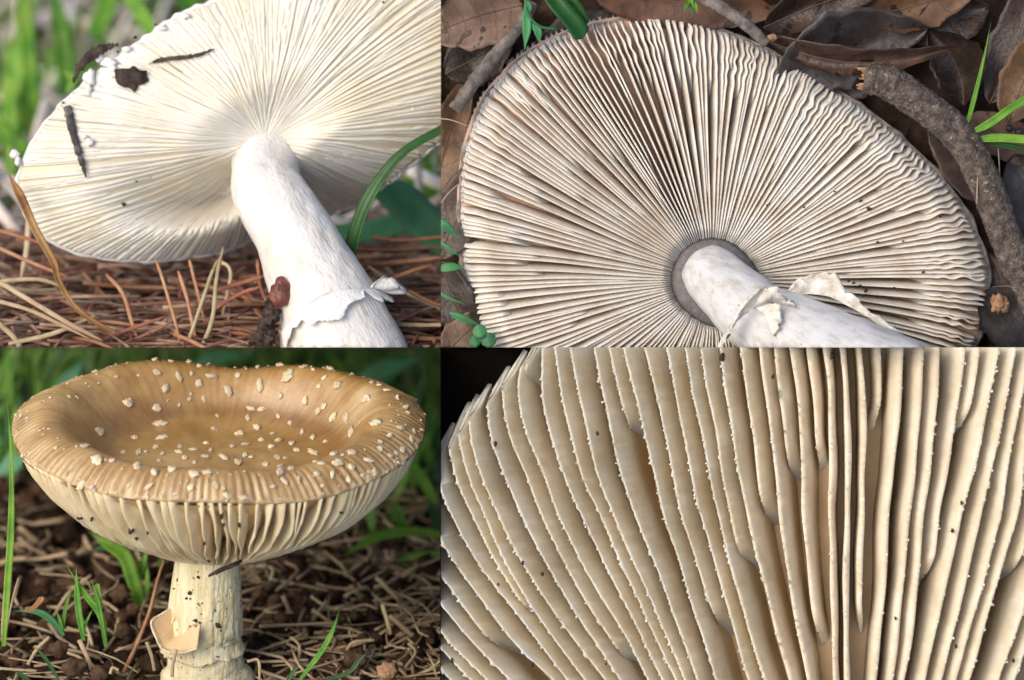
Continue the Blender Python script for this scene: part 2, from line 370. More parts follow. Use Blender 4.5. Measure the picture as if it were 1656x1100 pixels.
# thin added board, edge-on, keeps side sun off the trimmed gills
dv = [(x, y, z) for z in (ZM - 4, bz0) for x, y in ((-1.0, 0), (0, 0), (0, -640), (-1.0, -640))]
mk('sun_blocker', (dv, [(3, 2, 1, 0), (4, 5, 6, 7), (0, 1, 5, 4), (1, 2, 6, 5), (2, 3, 7, 6), (3, 0, 4, 7)]), M['dark'], smooth=False, label='thin added board blocking side sun from the magnified gills', kind='structure')
YS = np.array([500, 562, 630, 700, 770, 830, 900, 970, 1040, 1100, 1160], float)
KEYS = [  # crest position at y 562 ... 1100, keyed by the position at 830
    (400, [330, 338, 348, 372, 400, 440, 488, 545, 595]), (470, [400, 409, 420, 444, 470, 510, 557, 612, 662]), (545, [468, 480, 494, 518, 545, 586, 634, 690, 745]),
    (610, [530, 545, 560, 585, 610, 652, 702, 760, 818]), (672, [620, 625, 632, 650, 672, 711, 763, 815, 885]),
    (730, [690, 690, 693, 706, 730, 767, 818, 871, 917]), (781, [738, 735, 740, 757, 781, 813, 853, 902, 945]),
    (805, [762, 757, 759, 779, 805, 840, 882, 932, 978]), (903, [850, 837, 851, 880, 903, 936, 975, 1017, 1048]),
    (970, [897, 908, 922, 941, 968, 1000, 1033, 1065, 1092]), (1072, [1009, 1026, 1043, 1058, 1072, 1096, 1118, 1140, 1158]),
    (1210, [1164, 1173, 1186, 1197, 1209, 1224, 1243, 1262, 1280]), (1343, [1334, 1342, 1345, 1346, 1343, 1345, 1347, 1350, 1352]),
    (1396, [1390, 1396, 1397, 1396, 1396, 1393, 1390, 1388, 1386]), (1434, [1457, 1455, 1450, 1443, 1434, 1431, 1427, 1420, 1414]),
    (1493, [1518, 1514, 1508, 1501, 1493, 1487, 1479, 1470, 1460]), (1554, [1616, 1603, 1588, 1571, 1554, 1540, 1524, 1508, 1493]),
    (1645, [1690, 1676, 1662, 1653, 1645, 1625, 1605, 1584, 1566]), (1760, [1830, 1810, 1790, 1775, 1760, 1735, 1710, 1685, 1660])]
KX = np.array([a for a, _ in KEYS], float); KV = np.array([[2 * b[0] - b[1]] + b + [2 * b[-1] - b[-2]] for _, b in KEYS], float)
def crest_x(par, ys):
    row = np.array([np.interp(par, KX, KV[:, j]) for j in range(len(YS))])
    # smooth: quadratic-ish interpolation by resampling a Catmull-Rom curve
    c = spline(np.stack([row, YS], 1), 400); return np.interp(ys, c[:, 1], c[:, 0])
def margin_y(x): return np.interp(x, [640, 722, 758, 784, 807, 836, 858, 900], [775, 700, 651, 630, 607, 581, 560, 510])
rm = root('mushroom', K(1180, 1100, ZM - 80), 'close view of cream gills with frayed white edges, before an added black board', 'mushroom')
main = [410, 440, 470, 500, 530, 560, 582, 615, 650, 690, 730, 762, 781, 805, 842, 874, 903, 940, 970, 993, 1027, 1072, 1103, 1133, 1161, 1183, 1210, 1262, 1302, 1343, 1370, 1396, 1434, 1468,
        1493, 1519, 1554, 1587, 1618, 1645, 1675, 1705, 1735]
END = {1302: 1035, 1396: 1018, 1519: 940, 1183: 915, 1103: 1018, 874: 1079, 762: 1010, 1675: 938, 650: 1060}
gl = [(p, END.get(p)) for p in main] + [(1050, 702), (912, 640), (1281, 765), (1323, 748), (1534, 700), (1415, 690), (1237, 838)]
DEPTH = 125.0
for gi, (par, end) in enumerate(gl):
    ys = np.arange(540, 1132, 2.6)
    x = crest_x(par, ys)
    ok = ys > margin_y(x) + 2 if par < 960 else np.ones(len(ys), bool)
    if end: ok &= ys < end + 26
    ys, x = ys[ok], x[ok]
    if len(ys) < 8: continue
    n = len(ys)
    lean = np.interp(x, [700, 1000, 1200, 1300, 1370, 1440, 1520, 1656], [.50, .46, .42, .30, .06, -.16, -.32, -.40])
    drop = np.zeros(n)
    if par < 960: drop += 42 * (1 - sm(-4, 34, ys - ys[0])) ** 1.5; x = x + 10 * (1 - sm(0, 34, ys - ys[0])) ** 2
    low = 0
    if end:
        low = 9 if par != 1415 else 30
        drop += (np.interp(x, [700, 1100, 1260, 1340, 1420, 1520, 1656], [118, 112, 92, 66, 66, 92, 112]) - low + 3) * sm(end - 46, end + 24, ys) ** 1.2
        x = x + np.sign(lean + .01) * 10 * sm(end - 50, end + 24, ys)
    r2 = np.random.default_rng(100 + gi)
    j1 = np.convolve(r2.normal(size=n + 4), [.3, .4, .3], 'same')[2:-2]
    fr = np.clip(r2.normal(size=n), -1, 2.4) * 2.0 + j1 * 2.0                    # frayed edge
    wv = 1.0 * np.sin(ys / 57 + gi * 2.1) + .5 * np.sin(ys / 21 + gi)
    side = np.where(lean > 0, -1, 1)
    C = KP(np.stack([x + wv + side * np.abs(fr) * .8, ys + fr * .3, -low - drop + fr * .8], 1), ZM)
    dmax = np.interp(x, [700, 1100, 1260, 1340, 1420, 1520, 1656], [118, 112, 92, 66, 66, 92, 112])
    dl = dmax if par >= 960 else 50 + (dmax - 50) * sm(0, 100, ys - ys[0])
    yb = ys.copy(); xb = x + wv * .5 + lean * dl * 1.05
    if par < 960: yb = ys - (ys[0] - margin_y(xb[0])) * (1 - sm(0, 60, ys - ys[0]))
    base = KP(np.stack([xb, yb, -dl], 1), ZM)
    T = np.gradient(C[:, :2], axis=0); T = np.stack([np.convolve(np.pad(T[:, q], 6, 'edge'), np.ones(13) / 13, 'valid') for q in (0, 1)], 1)
    t = np.stack([-T[:, 1], T[:, 0], np.zeros(n)], 1); t /= np.linalg.norm(t, axis=1)[:, None] + 1e-9
    hc = np.interp(x, [700, 1150, 1330, 1460, 1656], [2.2, 2.6, 5.2, 5.2, 3.2]) * (1 + .15 * np.sin(ys / 33 + gi))
    taper = np.ones(n)
    if end: taper = 1 - .85 * sm(end - 20, end + 26, ys)
    Csm = KP(np.stack([x + wv, ys, -low - drop], 1), ZM)
    g = mk('gill', gillwall(C, base, t, hc * 1.25 * taper, hc * taper * .8, .03, Csm), M['mgill'], rm, TRIM_M)
    # loose white grains stuck along the frayed edge
    grains = []
    for q in r2.choice(n, max(3, n // 20), replace=False):
        if drop[q] > 10: continue
        grains.append(blob(C[q] + np.array([side[q] * .8, r2.uniform(-1, 1), .8]), np.array([1.0, 1.3, 1.0]) * r2.uniform(.5, 1.9), 1, .3, 1.0, r2.integers(50)))
    if grains and g is not None: mk('edge_grains', join(grains), M['mgrain'], g, TRIM_M, kind='stuff')
# the flesh between the gill roots
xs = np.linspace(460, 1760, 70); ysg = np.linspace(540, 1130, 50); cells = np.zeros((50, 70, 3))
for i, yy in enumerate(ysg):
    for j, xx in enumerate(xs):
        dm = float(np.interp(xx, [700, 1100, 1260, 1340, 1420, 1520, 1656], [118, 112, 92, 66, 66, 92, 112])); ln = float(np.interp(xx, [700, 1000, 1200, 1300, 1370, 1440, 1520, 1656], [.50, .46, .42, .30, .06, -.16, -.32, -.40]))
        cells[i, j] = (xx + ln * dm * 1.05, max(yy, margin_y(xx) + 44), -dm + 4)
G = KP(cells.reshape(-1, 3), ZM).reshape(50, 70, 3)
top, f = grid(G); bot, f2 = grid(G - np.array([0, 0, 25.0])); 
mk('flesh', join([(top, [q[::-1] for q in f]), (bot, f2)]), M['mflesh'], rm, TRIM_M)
# dark crumbs caught between these gills
for (px, py, s_) in [(801, 718, 5), (966, 701, 4), (1250, 609, 4), (1346, 576, 6), (1168, 578, 7), (845, 910, 4), (877, 928, 4), (980, 1074, 2.5), (731, 1068, 4), (1555, 813, 4), (1540, 858, 4),
                     (1546, 1045, 4), (1639, 1069, 4), (1448, 1000, 3), (861, 1075, 4), (806, 945, 3), (1633, 640, 3), (1462, 579, 3)]:
    mk('crumb', blob(KP([(px, py, 2)], ZM)[0], (s_ * .6, s_ * .85, s_ * .5), 2, .4, .8, int(px)), M['speck'], clip=TRIM_M,
       label='dark crumb of dirt caught on the magnified cream gills', cat='crumb', group='crumbs on the magnified gills')

# ================================================================== bay with the upturned cap on leaf litter (above the macro gills)
ZR = -20.0
TRIM_R = (XPOS, YPOS)
_, tr_at = terrain('leaf_mould', [(-40, -110), (150, -116), (350, -112), (600, -118), (760, -118)], 0, 1080, M['soil'], 8, 90, TRIM_R, 'dark leaf mould under the upturned cap')
CR = np.array([1155.0, 452.0])
OUT_R = [(742, 330), (745, 270), (757, 215), (775, 170), (803, 128), (850, 85), (905, 55), (970, 33), (1030, 25), (1090, 24), (1130, 32), (1180, 50), (1240, 75), (1300, 105), (1360, 145), (1420, 185),
         (1480, 235), (1530, 285), (1570, 340), (1595, 390), (1607, 440), (1606, 490), (1596, 530), (1585, 562), (1540, 650), (1440, 730), (1300, 780), (1150, 790), (1000, 750), (880, 680), (810, 600), (790, 562),
         (766, 510), (751, 450), (744, 390)]
def polar(outline, c):
    P = np.array(outline, float) - c; th = np.arctan2(-P[:, 1], P[:, 0]); r = np.linalg.norm(P, axis=1)
    o = np.argsort(th); th, r = th[o], r[o]
    th = np.concatenate([th - 2 * math.pi, th, th + 2 * math.pi]); r = np.tile(r, 3)
    tt = np.linspace(-2 * math.pi, 2 * math.pi, 2880); rr = np.interp(tt, th, r); kk = np.ones(25) / 25
    rr = np.convolve(np.pad(rr, 12, 'edge'), kk, 'valid')
    return lambda a: np.interp(a, tt, rr)
RR = polar(OUT_R, CR)
def col_r(a):                                           # collar radius round the stem
    return 63 + 20 * np.maximum(0, np.cos(a + 0.75)) ** 2
rr_ = root('mushroom', K(1330, 600, ZR), 'upturned mushroom with wavy cream gills and grey collar, lying on dead leaves', 'mushroom')
SH = np.array([-.24, .34])                              # the cap is tipped: gill plates run back up and to the side
def cap_z(s): return -26 * (1 - s) ** 2 + 6 * np.sin(s * 3.1) - 34 * sm(.86, 1.04, s)
NG = 132
angs = np.linspace(-math.pi, math.pi, NG, endpoint=False) + rng.normal(0, .006, NG)
glist = [(a, 0.0) for a in angs]
for i in range(NG):
    a0, a1 = angs[i], angs[(i + 1) % NG] + (2 * math.pi if i == NG - 1 else 0)
    glist.append(((a0 + a1) / 2 + rng.normal(0, .003), float(rng.choice([.12, .2, .3, .38, .46, .55, .64, .75]))))
    if rng.random() < .12: glist.append((a0 * .75 + a1 * .25, float(rng.uniform(.55, .85))))
for gi, (a, s0) in enumerate(glist):
    R1 = float(RR(a)); r0 = float(col_r(a)); n = int(112 - 70 * s0)
    ca, sa = math.cos(a), math.sin(a)
    if CR[1] - sa * r0 > 585 and CR[1] - sa * R1 > 585: continue
    s = np.linspace(s0, 1, n); r = r0 + (R1 - 2.5 - r0) * s
    # lateral waves: strong toward the side by the thick stick and at the upper edge, weak where the plates lie over
    wamp = np.interp(a, [-math.pi, -.9, -.4, .2, .9, 1.5, 2.2, 2.8, math.pi], [.4, .7, 1.6, 3.0, 3.4, 2.6, 1.4, .8, .4])
    wl = np.interp(a, [-1, .3, 1, 2, 3], [38, 31, 30, 38, 46])
    r5 = np.random.default_rng(500 + gi)
    wav = wamp * r5.uniform(.3, 1.5) * sm(.66, .96, s) * np.sin((r + 7 * np.sin(r / 19 + a * 9)) / (wl * r5.uniform(.99, 1.01)) * 6.28 + 9 * np.sin(a * 2 + .5) + 2.2 * np.sin(a * 13) + r5.normal(0, .6)) * (.65 + .35 * np.sin(r / 43 + gi * 1.3)) \
        + 3.2 * np.sin(s * 4.2 + a * 5 + r5.normal(0, .5)) * s * (1 - .4 * s) * 1.3 + r5.normal(0, .35) * np.sin(s * 9)
    dth = wav / np.maximum(r, 40)
    aa = a + dth
    x = CR[0] + np.cos(aa) * r; y = CR[1] - np.sin(aa) * r
    dep = 54 - 24 * sm(.8, 1, s) - 16 * (1 - s)
    z = cap_z(s) + 1.2 * np.sin(s * 17 + gi)
    rise = 1.0 if s0 == 0 else 1
    cz = z - (dep * .9 * (1 - sm(s0, s0 + .12, s)) if s0 > 0 else dep * .5 * (1 - sm(0, .06, s)))
    cz = cz - (2.5 if s0 > 0 else 0) + r5.normal(0, .3, n) - dep * .75 * sm(.972, 1.006, s)
    C = KP(np.stack([x, y, cz], 1), ZR)
    tg_ = -10 * math.exp(-((a - 2.4) / .42) ** 2) / np.maximum(r, 60)
    bx = CR[0] + np.cos(a + dth * .6 + tg_) * r + SH[0] * dep; by = CR[1] - np.sin(a + dth * .6 + tg_) * r - SH[1] * dep
    Bs = KP(np.stack([bx, by, z - dep - .5], 1), ZR)
    T = np.gradient(C[:, :2], axis=0); t = np.stack([-T[:, 1], T[:, 0], np.zeros(n)], 1); t /= np.linalg.norm(t, axis=1)[:, None] + 1e-9
    hc = np.interp(s, [0, .2, 1], [.75, 1.05, 1.5])
    mk('gill', gillwall(C, Bs, t, hc * 1.5, hc, .05), M['rgill'], rr_, TRIM_R)
# cap flesh under the gills and the dark rim of the cap
A = np.linspace(-math.pi, math.pi, 181); SS = np.linspace(0, 1.0, 16)
def cap_pt(a, s, dz, sh=1.0, ext=0):
    r = col_r(a) * .5 + (RR(a) - col_r(a) * .5 + ext) * s
    d = 36 * sh
    return (CR[0] + math.cos(a) * r + SH[0] * d * (1 - .7 * s), CR[1] - math.sin(a) * r - SH[1] * d * (1 - .7 * s), float(cap_z(s)) + dz)
G = KP([cap_pt(a, s, -46 + 24 * s ** 6) for s in SS for a in A], ZR).reshape(16, 181, 3)
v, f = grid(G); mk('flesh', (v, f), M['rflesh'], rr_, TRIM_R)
rim = []
for a in A:
    R1 = float(RR(a)); w = 2.0 * math.sin(a * 31) + 1.5 * math.sin(a * 57 + 1) ; ca, sa = math.cos(a), math.sin(a)
    sec = [(R1 - 12, -62), (R1 - 4 + w * .4, -47), (R1 + .5 + w * .8, -48), (R1 + 3 + w, -58), (R1 - 4, -84), (R1 - 16, -80)]
    rim.append(KP([(CR[0] + ca * r, CR[1] - sa * r, z) for r, z in sec], ZR))
v, f = loft(np.array(rim), caps=False); mk('cap_margin', (v, f), M['rrim'], rr_, TRIM_R)
# grey collar
col = []
for a in A[:-1]:
    r0 = float(col_r(a)); ca, sa = math.cos(a), math.sin(a)
    col.append(KP([(CR[0] + ca * r, CR[1] - sa * r, z) for r, z in [(r0 + 6, -46), (r0 + .5 + .6 * math.sin(a * 47), -30), (r0 - 5, -24), (r0 - 20, -22), (r0 - 40, -30), (r0 - 40, -50)]], ZR))
col.append(col[0]); v, f = loft(np.array(col), caps=False); mk('collar', (v, f), M['collar'], rr_, TRIM_R)
# stem: leans out of the cap toward the lower side
sp = spline([(1138, 430, -34), (1156, 449, -8), (1183, 477, 22), (1225, 515, 48), (1290, 556, 78), (1380, 612, 108), (1490, 676, 130)], 40)
sr = np.interp(np.linspace(0, 1, 40), [0, .08, .3, .5, .68, .84, 1], [42, 47, 52, 60, 76, 94, 108])
v, f = tube(KP(sp, ZR), sr, 40, rough=1.2, wav=70, flat=.85); mk('stem', (v, f), M['rstem'], rr_, TRIM_R)
def crumple(path, up, w, thick, seed, amp=4, wav=22, n=46, m=9):
    """torn membrane: a sheet hung along path, pleated and ragged at its free edge"""
    P = spline(path, n); r = np.random.default_rng(seed); up = np.asarray(up, float)
    upv = spline(up, n) if up.ndim > 1 else np.tile(up, (n, 1))
    w = np.interp(np.linspace(0, 1, n), np.linspace(0, 1, len(w)), w) * (1 + .14 * np.convolve(r.normal(size=n + 2), [.3, .4, .3], 'same')[1:-1])
    u = np.linspace(0, 1, m)
    G = P[:, None, :] + upv[:, None, :] * (w[:, None] * u[None, :])[..., None]
    off = amp * (vn2(G + seed * 31, wav) + .28 * vn3(G + seed * 17, wav * .45)) * (u[None, :] ** .7)
    G = G + off[..., None] * np.array([.35, .35, .85])
    T = np.gradient(G, axis=0); V2 = np.gradient(G, axis=1); Nn = np.cross(T, V2); Nn /= np.linalg.norm(Nn, axis=2, keepdims=True) + 1e-9
    th = thick * (1 + .5 * sm(.75, 1, u))[None, :, None]
    top, f = grid(G + Nn * th); bot, f2 = grid(G - Nn * th); v, ff = join([(top, f), (bot, [q[::-1] for q in f2])]); o = len(top)
    for i in range(n - 1):
        for j in (0, m - 1):
            a, b = i * m + j, (i + 1) * m + j; ff.append((a, a + o, b + o, b))
    for j in range(m - 1):
        for i in (0, n - 1):
            a, b = i * m + j, i * m + j + 1; ff.append((a, b, b + o, a + o))
    return v, ff
ring1 = crumple(KP([(1146, 590, 96), (1158, 556, 104), (1176, 528, 108), (1200, 508, 112), (1222, 492, 110), (1240, 486, 100)], ZR),
                np.array([[.30, .30, .55], [.42, .55, .5], [.4, .7, .4], [.55, .75, .35], [.8, .3, .4], [.9, -.3, .3]]), [28, 42, 56, 62, 56, 44], 1.7, 5, 8, 34)
ring2 = crumple(KP([(1252, 492, 70), (1286, 478, 74), (1326, 478, 80), (1366, 496, 86), (1402, 518, 90), (1438, 548, 92), (1452, 585, 90)], ZR),
                np.array([[-.1, .8, .4], [.1, .95, .3], [.35, .8, .35], [.45, .55, .4], [.6, .3, .3], [.7, .1, .3], [.7, 0, .3]]), [8, 26, 40, 22, 18, 18, 16], 1.6, 8, 5, 24)
ring3 = crumple(KP([(1212, 500, 112), (1226, 508, 118), (1236, 522, 120), (1240, 536, 118)], ZR), np.array([[.9, .25, .3], [.8, .1, .4], [.55, -.2, .5], [.2, -.5, .5]]), [30, 34, 28, 14], 1.8, 13, 5, 22, n=24)
for rg in (ring1, ring2, ring3): mk('ring', rg, M['rring'], rr_, TRIM_R)
# leaves of the litter ------------------------------------------------
def leafmesh(pa, pb, width, z, curl=.15, bend=0, roll=0, seed=0, n=26, m=11, tip=.5, zt=0.0, wavy=3):
    """a fallen leaf from stalk end pa to tip pb"""
    pa = np.array(pa, float); pb = np.array(pb, float); d = pb - pa; L = np.linalg.norm(d); d /= L; nrm = np.array([d[1], -d[0]])
    s = np.linspace(0, 1, n); u = np.linspace(-1, 1, m)
    w = (1 + .05 * np.sin(s * 23 + seed) + .04 * np.sin(s * 41 + seed * 2)) * width / 2 * np.clip(np.sin(np.clip(s, 0, 1) ** (tip + .35) * math.pi), 0.0, 1) ** .75 + .4
    pts = []
    r = np.random.default_rng(seed)
    ph = r.uniform(0, 6, 3)
    for i, si in enumerate(s):
        for uj in u:
            q = pa + d * L * si + nrm * (uj * w[i] + bend * math.sin(si * math.pi))
            zz = curl * w[i] * (uj ** 2) + roll * w[i] * uj + zt * si + wavy * (math.sin(si * 7 + ph[0] + uj * 2) + math.sin(si * 13 + ph[1] - uj * 3) * .5) * .6 - abs(.12 * w[i] * (1 - abs(uj)) ** 3)
            pts.append((q[0], q[1], zz))
    G = KP(pts, z).reshape(n, m, 3)
    top, f = grid(G); bot, f2 = grid(G - np.array([0, 0, 1.1])); v, ff = join([(top, f), (bot, [q[::-1] for q in f2])]); o = len(top)
    for i in range(n - 1):
        for j in (0, m - 1):
            a, b = i * m + j, (i + 1) * m + j; ff.append((a, a + o, b + o, b))
    mid = G[:, m // 2, :] + np.array([0, 0, .9])
    rib = tube(mid, np.interp(s, [0, 1], [1.4, .4]), 5)
    veins = []
    for i in range(3, n - 3, 4):
        for sd in (-1, 1):
            e = [G[min(n - 1, i + q // 2), m // 2 + sd * q, :] + np.array([0, 0, .5]) for q in range(0, m // 2)]
            veins.append(tube(np.array(e), .28, 4))
    return (v, ff), join([rib] + veins)
LEAVES = [  # stalk, tip, width, depth, curl, bend, roll, material, zt, label
    ((845, 8), (690, 60), 108, -34, .18, -6, .05, 'leaf_tan', 0, 'smooth tan dead leaf beside the grey twig and green blade'),
    ((960, -6), (1260, 22), 92, -46, .1, 4, .1, 'leaf_orange', 0, 'long orange-brown leaf tucked behind the upper cap edge'),
    ((700, 330), (760, 118), 62, -50, .2, 6, .3, 'leaf_orange', 0, 'narrow russet leaf standing beside the pale cap edge under the grey twig'),
    ((705, 420), (790, 250), 90, -62, .1, 0, -.1, 'leaf', 0, 'dark brown leaf half under the pale cap edge'),
    ((1250, 150), (1500, 46), 120, -34, .25, 22, .3, 'leaf_slate', 14, 'broad slate-brown leaf curving behind the broken end of the thick stick'),
    ((1225, 60), (1540, 78), 44, -12, .7, -34, .4, 'leaf', 26, 'rolled brown leaf edge arching over the slate-brown leaf'),
    ((1235, 45), (1430, -20), 74, -30, .35, 8, .3, 'leaf', 8, 'dark curled leaf with a pale rim above the rolled brown leaf'),
    ((1560, 170), (1500, 52), 84, -30, .5, -16, -.3, 'leaf', 18, 'dark glossy leaf cupped upright beside the thick stick'),
    ((1395, 28), (1590, -30), 84, -26, .2, -6, .1, 'leaf_orange', 4, 'brown leaf lying flat over the dark curled leaves'),
    ((1480, 70), (1600, 10), 90, -44, .2, 6, 0, 'leaf', 0, 'plum-brown leaf in the shaded hollow above the thick stick'),
    ((1600, 168), (1668, -40), 86, -22, .15, -10, -.15, 'leaf', 18, 'long red-brown leaf standing beside the thin green blades'),
    ((1628, 200), (1690, 40), 78, -12, .15, 0, -.1, 'leaf_orange', 10, 'orange leaf with pale veins overlapping the long red-brown leaf'),
    ((1560, 190), (1700, 270), 70, -46, .1, 4, 0, 'leaf_tan', 0, 'brown leaf lying under the green blades'),
    ((1640, 250), (1700, 420), 96, -50, .15, 8, .1, 'leaf_slate', 0, 'purplish slate leaf behind the thick stick'),
    ((1590, 470), (1690, 590), 110, -46, .25, 10, .1, 'leaf_slate', 4, 'bluish slate leaf beside the crumbled brown fragment'),
    ((1600, 410), (1660, 520), 60, -56, .1, 0, 0, 'leaf', 0, 'dark brown leaf under the crumbled brown fragment'),
    ((700, 420), (775, 560), 74, -58, .15, -4, .1, 'leaf', 0, 'brown leaf below the small green sprouts'),
    ((705, 590), (800, 500), 60, -48, .12, 4, 0, 'leaf_tan', 0, 'pale brown leaf under the round green clover'),
    ((860, 90), (1010, 20), 70, -60, .1, 0, 0, 'leaf', 0, 'dark brown leaf under the folded green blade'),
    ((720, 120), (830, 60), 90, -66, .1, 0, 0, 'leaf', 0, 'dark leaf under the grey twig'),
    ((1080, 30), (1200, -30), 60, -50, .1, 0, 0, 'leaf_tan', 0, 'tan leaf behind the green bud'),
    ((1440, 90), (1330, 170), 60, -62, .1, 0, 0, 'leaf', 0, 'black-brown leaf in the gap under the thick stick'),
    ((1600, 330), (1500, 190), 70, -66, .1, 0, 0, 'leaf', 0, 'damp brown leaf pinned under the thick stick'),
]
for i, (a, b, w, z, cu, be, ro, mt, zt, lab) in enumerate(LEAVES):
    lv, vn_ = leafmesh(a, b, w, z - 14 + 10 * math.sin(i * 2.4), cu * 1.7, be, ro * 1.5 + .12 * math.sin(i * 1.7), i, zt=zt * 1.5, wavy=5)
    o = mk('dead_leaf', lv, M[mt], clip=TRIM_R, label=lab, cat='leaf', group='dead leaves of the litter')
    if o is not None: mk('vein', vn_, M['vein'] if mt != 'leaf_slate' else M['leaf_slate'], o, TRIM_R)
# crumbs of mould scattered over the dark ground
parts = []
for i in range(420):
    p, nn = tr_at(rng.uniform(5, 1000), rng.uniform(.02, .95)); parts.append(blob(p + nn * rng.uniform(0, 4), rng.uniform(2, 7) * np.array([1, rng.uniform(.5, 1), .7]), 1, .35, 1.2, i))
for i in range(160):
    p, nn = tr_at(rng.uniform(0, 1000), rng.uniform(.02, .95)); a = rng.uniform(0, 6.28); d = np.array([math.cos(a), math.sin(a), rng.uniform(-.1, .2)])
    parts.append(tube(np.array([p + nn * 4, p + nn * 5 + d * rng.uniform(10, 40)]), rng.uniform(.6, 1.6), 5))
mk('litter', join(parts), M['clod'], clip=TRIM_R, label='fine crumbs and fibres over the leaf mould', kind='stuff')
# thick broken stick
st = spline([(1398, 128, 0), (1432, 132, 4), (1480, 162, 8), (1545, 215, 10), (1590, 290, 10), (1628, 390, 8), (1680, 500, 4)], 170)
v, f = tube(KP(st, -6), np.interp(np.linspace(0, 1, 170), [0, .04, .2, .6, 1], [19, 25, 28, 27, 26]), 36, rough=1.1, wav=15, flat=.8)
v = v + (vn3(v, 9) * .9)[:, None] * np.array([0, 0, 1.0])
o = mk('stick', (v, f), M['bark'], clip=TRIM_R, label='thick curved grey stick with a broken end beside the cap', cat='stick')
sv = []
for i in range(16):
    a = rng.uniform(0, 6.28); c = np.array([1400, 128, -2]) + np.array([0, math.cos(a) * 17, math.sin(a) * 13])
    sv.append(tube(KP([c + np.array([14, 3, 0]), c - np.array([rng.uniform(3, 15), rng.uniform(-3, 5), 0])], -6), np.array([5, 1.2]), 5, rough=.5, wav=6))
mk('broken_end', join(sv), M['splinter'], o, TRIM_R)
# knobbly twigs
def twig(path, z, r0, r1, lab, n=44, knob=None):
    P = KP(spline(path, n), z); r = np.interp(np.linspace(0, 1, n), [0, 1], [r0, r1]); r = r * (1 + .05 * np.sin(np.arange(n) * .9) + .05 * np.sin(np.arange(n) * 2.3))
    o = mk('twig', tube(P, r, 16, rough=.5, wav=11), M['twig'], clip=TRIM_R, label=lab, cat='twig')
    if knob: mk('bud', blob(KP([knob], z)[0], (9, 6, 6), 2, .2, 1.2, 4), M['splinter'], o, TRIM_R)
twig([(862, 4, 0), (842, 40, 2), (800, 90, 4), (765, 135, 2), (736, 178, -4)], -24, 9, 12, 'straight grey ridged twig beside the tan leaf')
twig([(1120, -12, 0), (1165, 12, 6), (1205, 40, 10), (1240, 72, 8)], 2, 11, 9, 'thin grey twig with a brown bud touching the cap edge', knob=(1249, 61, 8))
# grass and small green plants of this bay
def green(name, path, z, w, lab, m_='grass', fold=.25, tilt=0, clip=TRIM_R, tip=.55, base=.6, group=None, n=30, cat='grass blade', face=None):
    P = KP(spline(path, n), z)
    return mk(name, blade(P, wprof(n, w, tip, base), fold, tilt, face=face), M[m_], clip=clip, label=lab, cat=cat, group=group)
green('grass_blade', [(880, -20, 0), (905, 14, 6), (925, 38, 6), (942, 62, 0)], -10, 32, 'broad folded green blade entering above the cap edge', 'dgrass', .5, .2, tip=.9, base=.9)
green('grass_blade', [(905, -20, 0), (925, 10, 0), (945, 44, -4)], -18, 30, 'darker green blade behind the broad folded blade', 'dgrass', .2, -.3, tip=.9, base=.9)
green('grass_blade', [(1562, 208, 0), (1574, 160, 14), (1590, 90, 20), (1600, 38, 20)], 6, 8, 'thin upright blade with a dry tip beside the thick stick', 'grass', .3, tip=.25)
green('grass_blade', [(1572, 214, 0), (1600, 200, 10), (1640, 172, 14), (1700, 140, 10)], 8, 13, 'light green blade rising from behind the thick stick toward the orange leaf', 'grass', .5, tip=.8)
green('grass_blade', [(1578, 226, 0), (1610, 224, 8), (1650, 226, 8), (1700, 230, 4)], 4, 14, 'level light green blade behind the thick stick', 'grass', .5, tip=.8)
green('grass_blade', [(1598, 232, 0), (1640, 238, 2), (1690, 250, 0)], 0, 9, 'short darker blade below the level green blade', 'dgrass', .4, tip=.8)
st_ = KP(spline([(852, -8, 0), (850, 10, 4), (858, 30, 6), (875, 44, 6), (900, 47, 2)], 24), -6)
o = mk('sprout', tube(st_, 2.4, 7), M['broad'], clip=TRIM_R, label='hairy curled green sprout beside the grey twig', cat='sprout')
for q, (pa, pb, w) in enumerate([((850, 6, 4), (848, 82, 0), 15), ((862, 34, 4), (872, 70, -6), 13), ((848, 0, 4), (858, 20, 6), 8)]):
    P = KP(spline([pa, ((pa[0] + pb[0]) / 2 + 3, (pa[1] + pb[1]) / 2, 5), pb], 14), -6); mk('leaf', blade(P, wprof(14, w, .5, .3), .3), M['broad'], o, TRIM_R)
o = mk('bud', tube(KP(spline([(1116, -10, 0), (1114, 6, 4), (1122, 22, 4)], 12), 0), np.linspace(4, 2, 12), 7), M['broad'], clip=TRIM_R, label='small green bud with curled tips above the cap edge', cat='bud')
for pa, pb in (((1116, 0, 2), (1104, 20, 6)), ((1118, 0, 2), (1128, 22, 8)), ((1112, -4, 2), (1122, 12, 10))): mk('leaf', blade(KP(spline([pa, ((pa[0] + pb[0]) / 2, (pa[1] + pb[1]) / 2 - 2, 8), pb], 10), 0), wprof(10, 8, .5, .4), .4), M['grass'], o, TRIM_R)
for path, w, lab in [([(705, 360, 0), (720, 366, 4), (742, 385, 0)], 16, 'green leaf tip beside the pale cap edge'), ([(705, 386, 0), (725, 402, 4), (746, 416, 0)], 6, 'thin green stem leaning on the pale cap edge'),
                     ([(706, 436, 0), (730, 432, 6), (752, 434, 0)], 14, 'green leaf level with the lower cap edge'), ([(705, 470, 0), (725, 482, 4), (752, 492, 0)], 5, 'thin green stalk below the level leaf'),
                     ([(728, 506, 0), (750, 516, 6), (776, 526, 2)], 12, 'narrow green leaf with a torn edge above the clover')]:
    green('sprout', path, -14, w, lab, 'broad', .3, tip=.5, base=.4, n=16, cat='sprout')
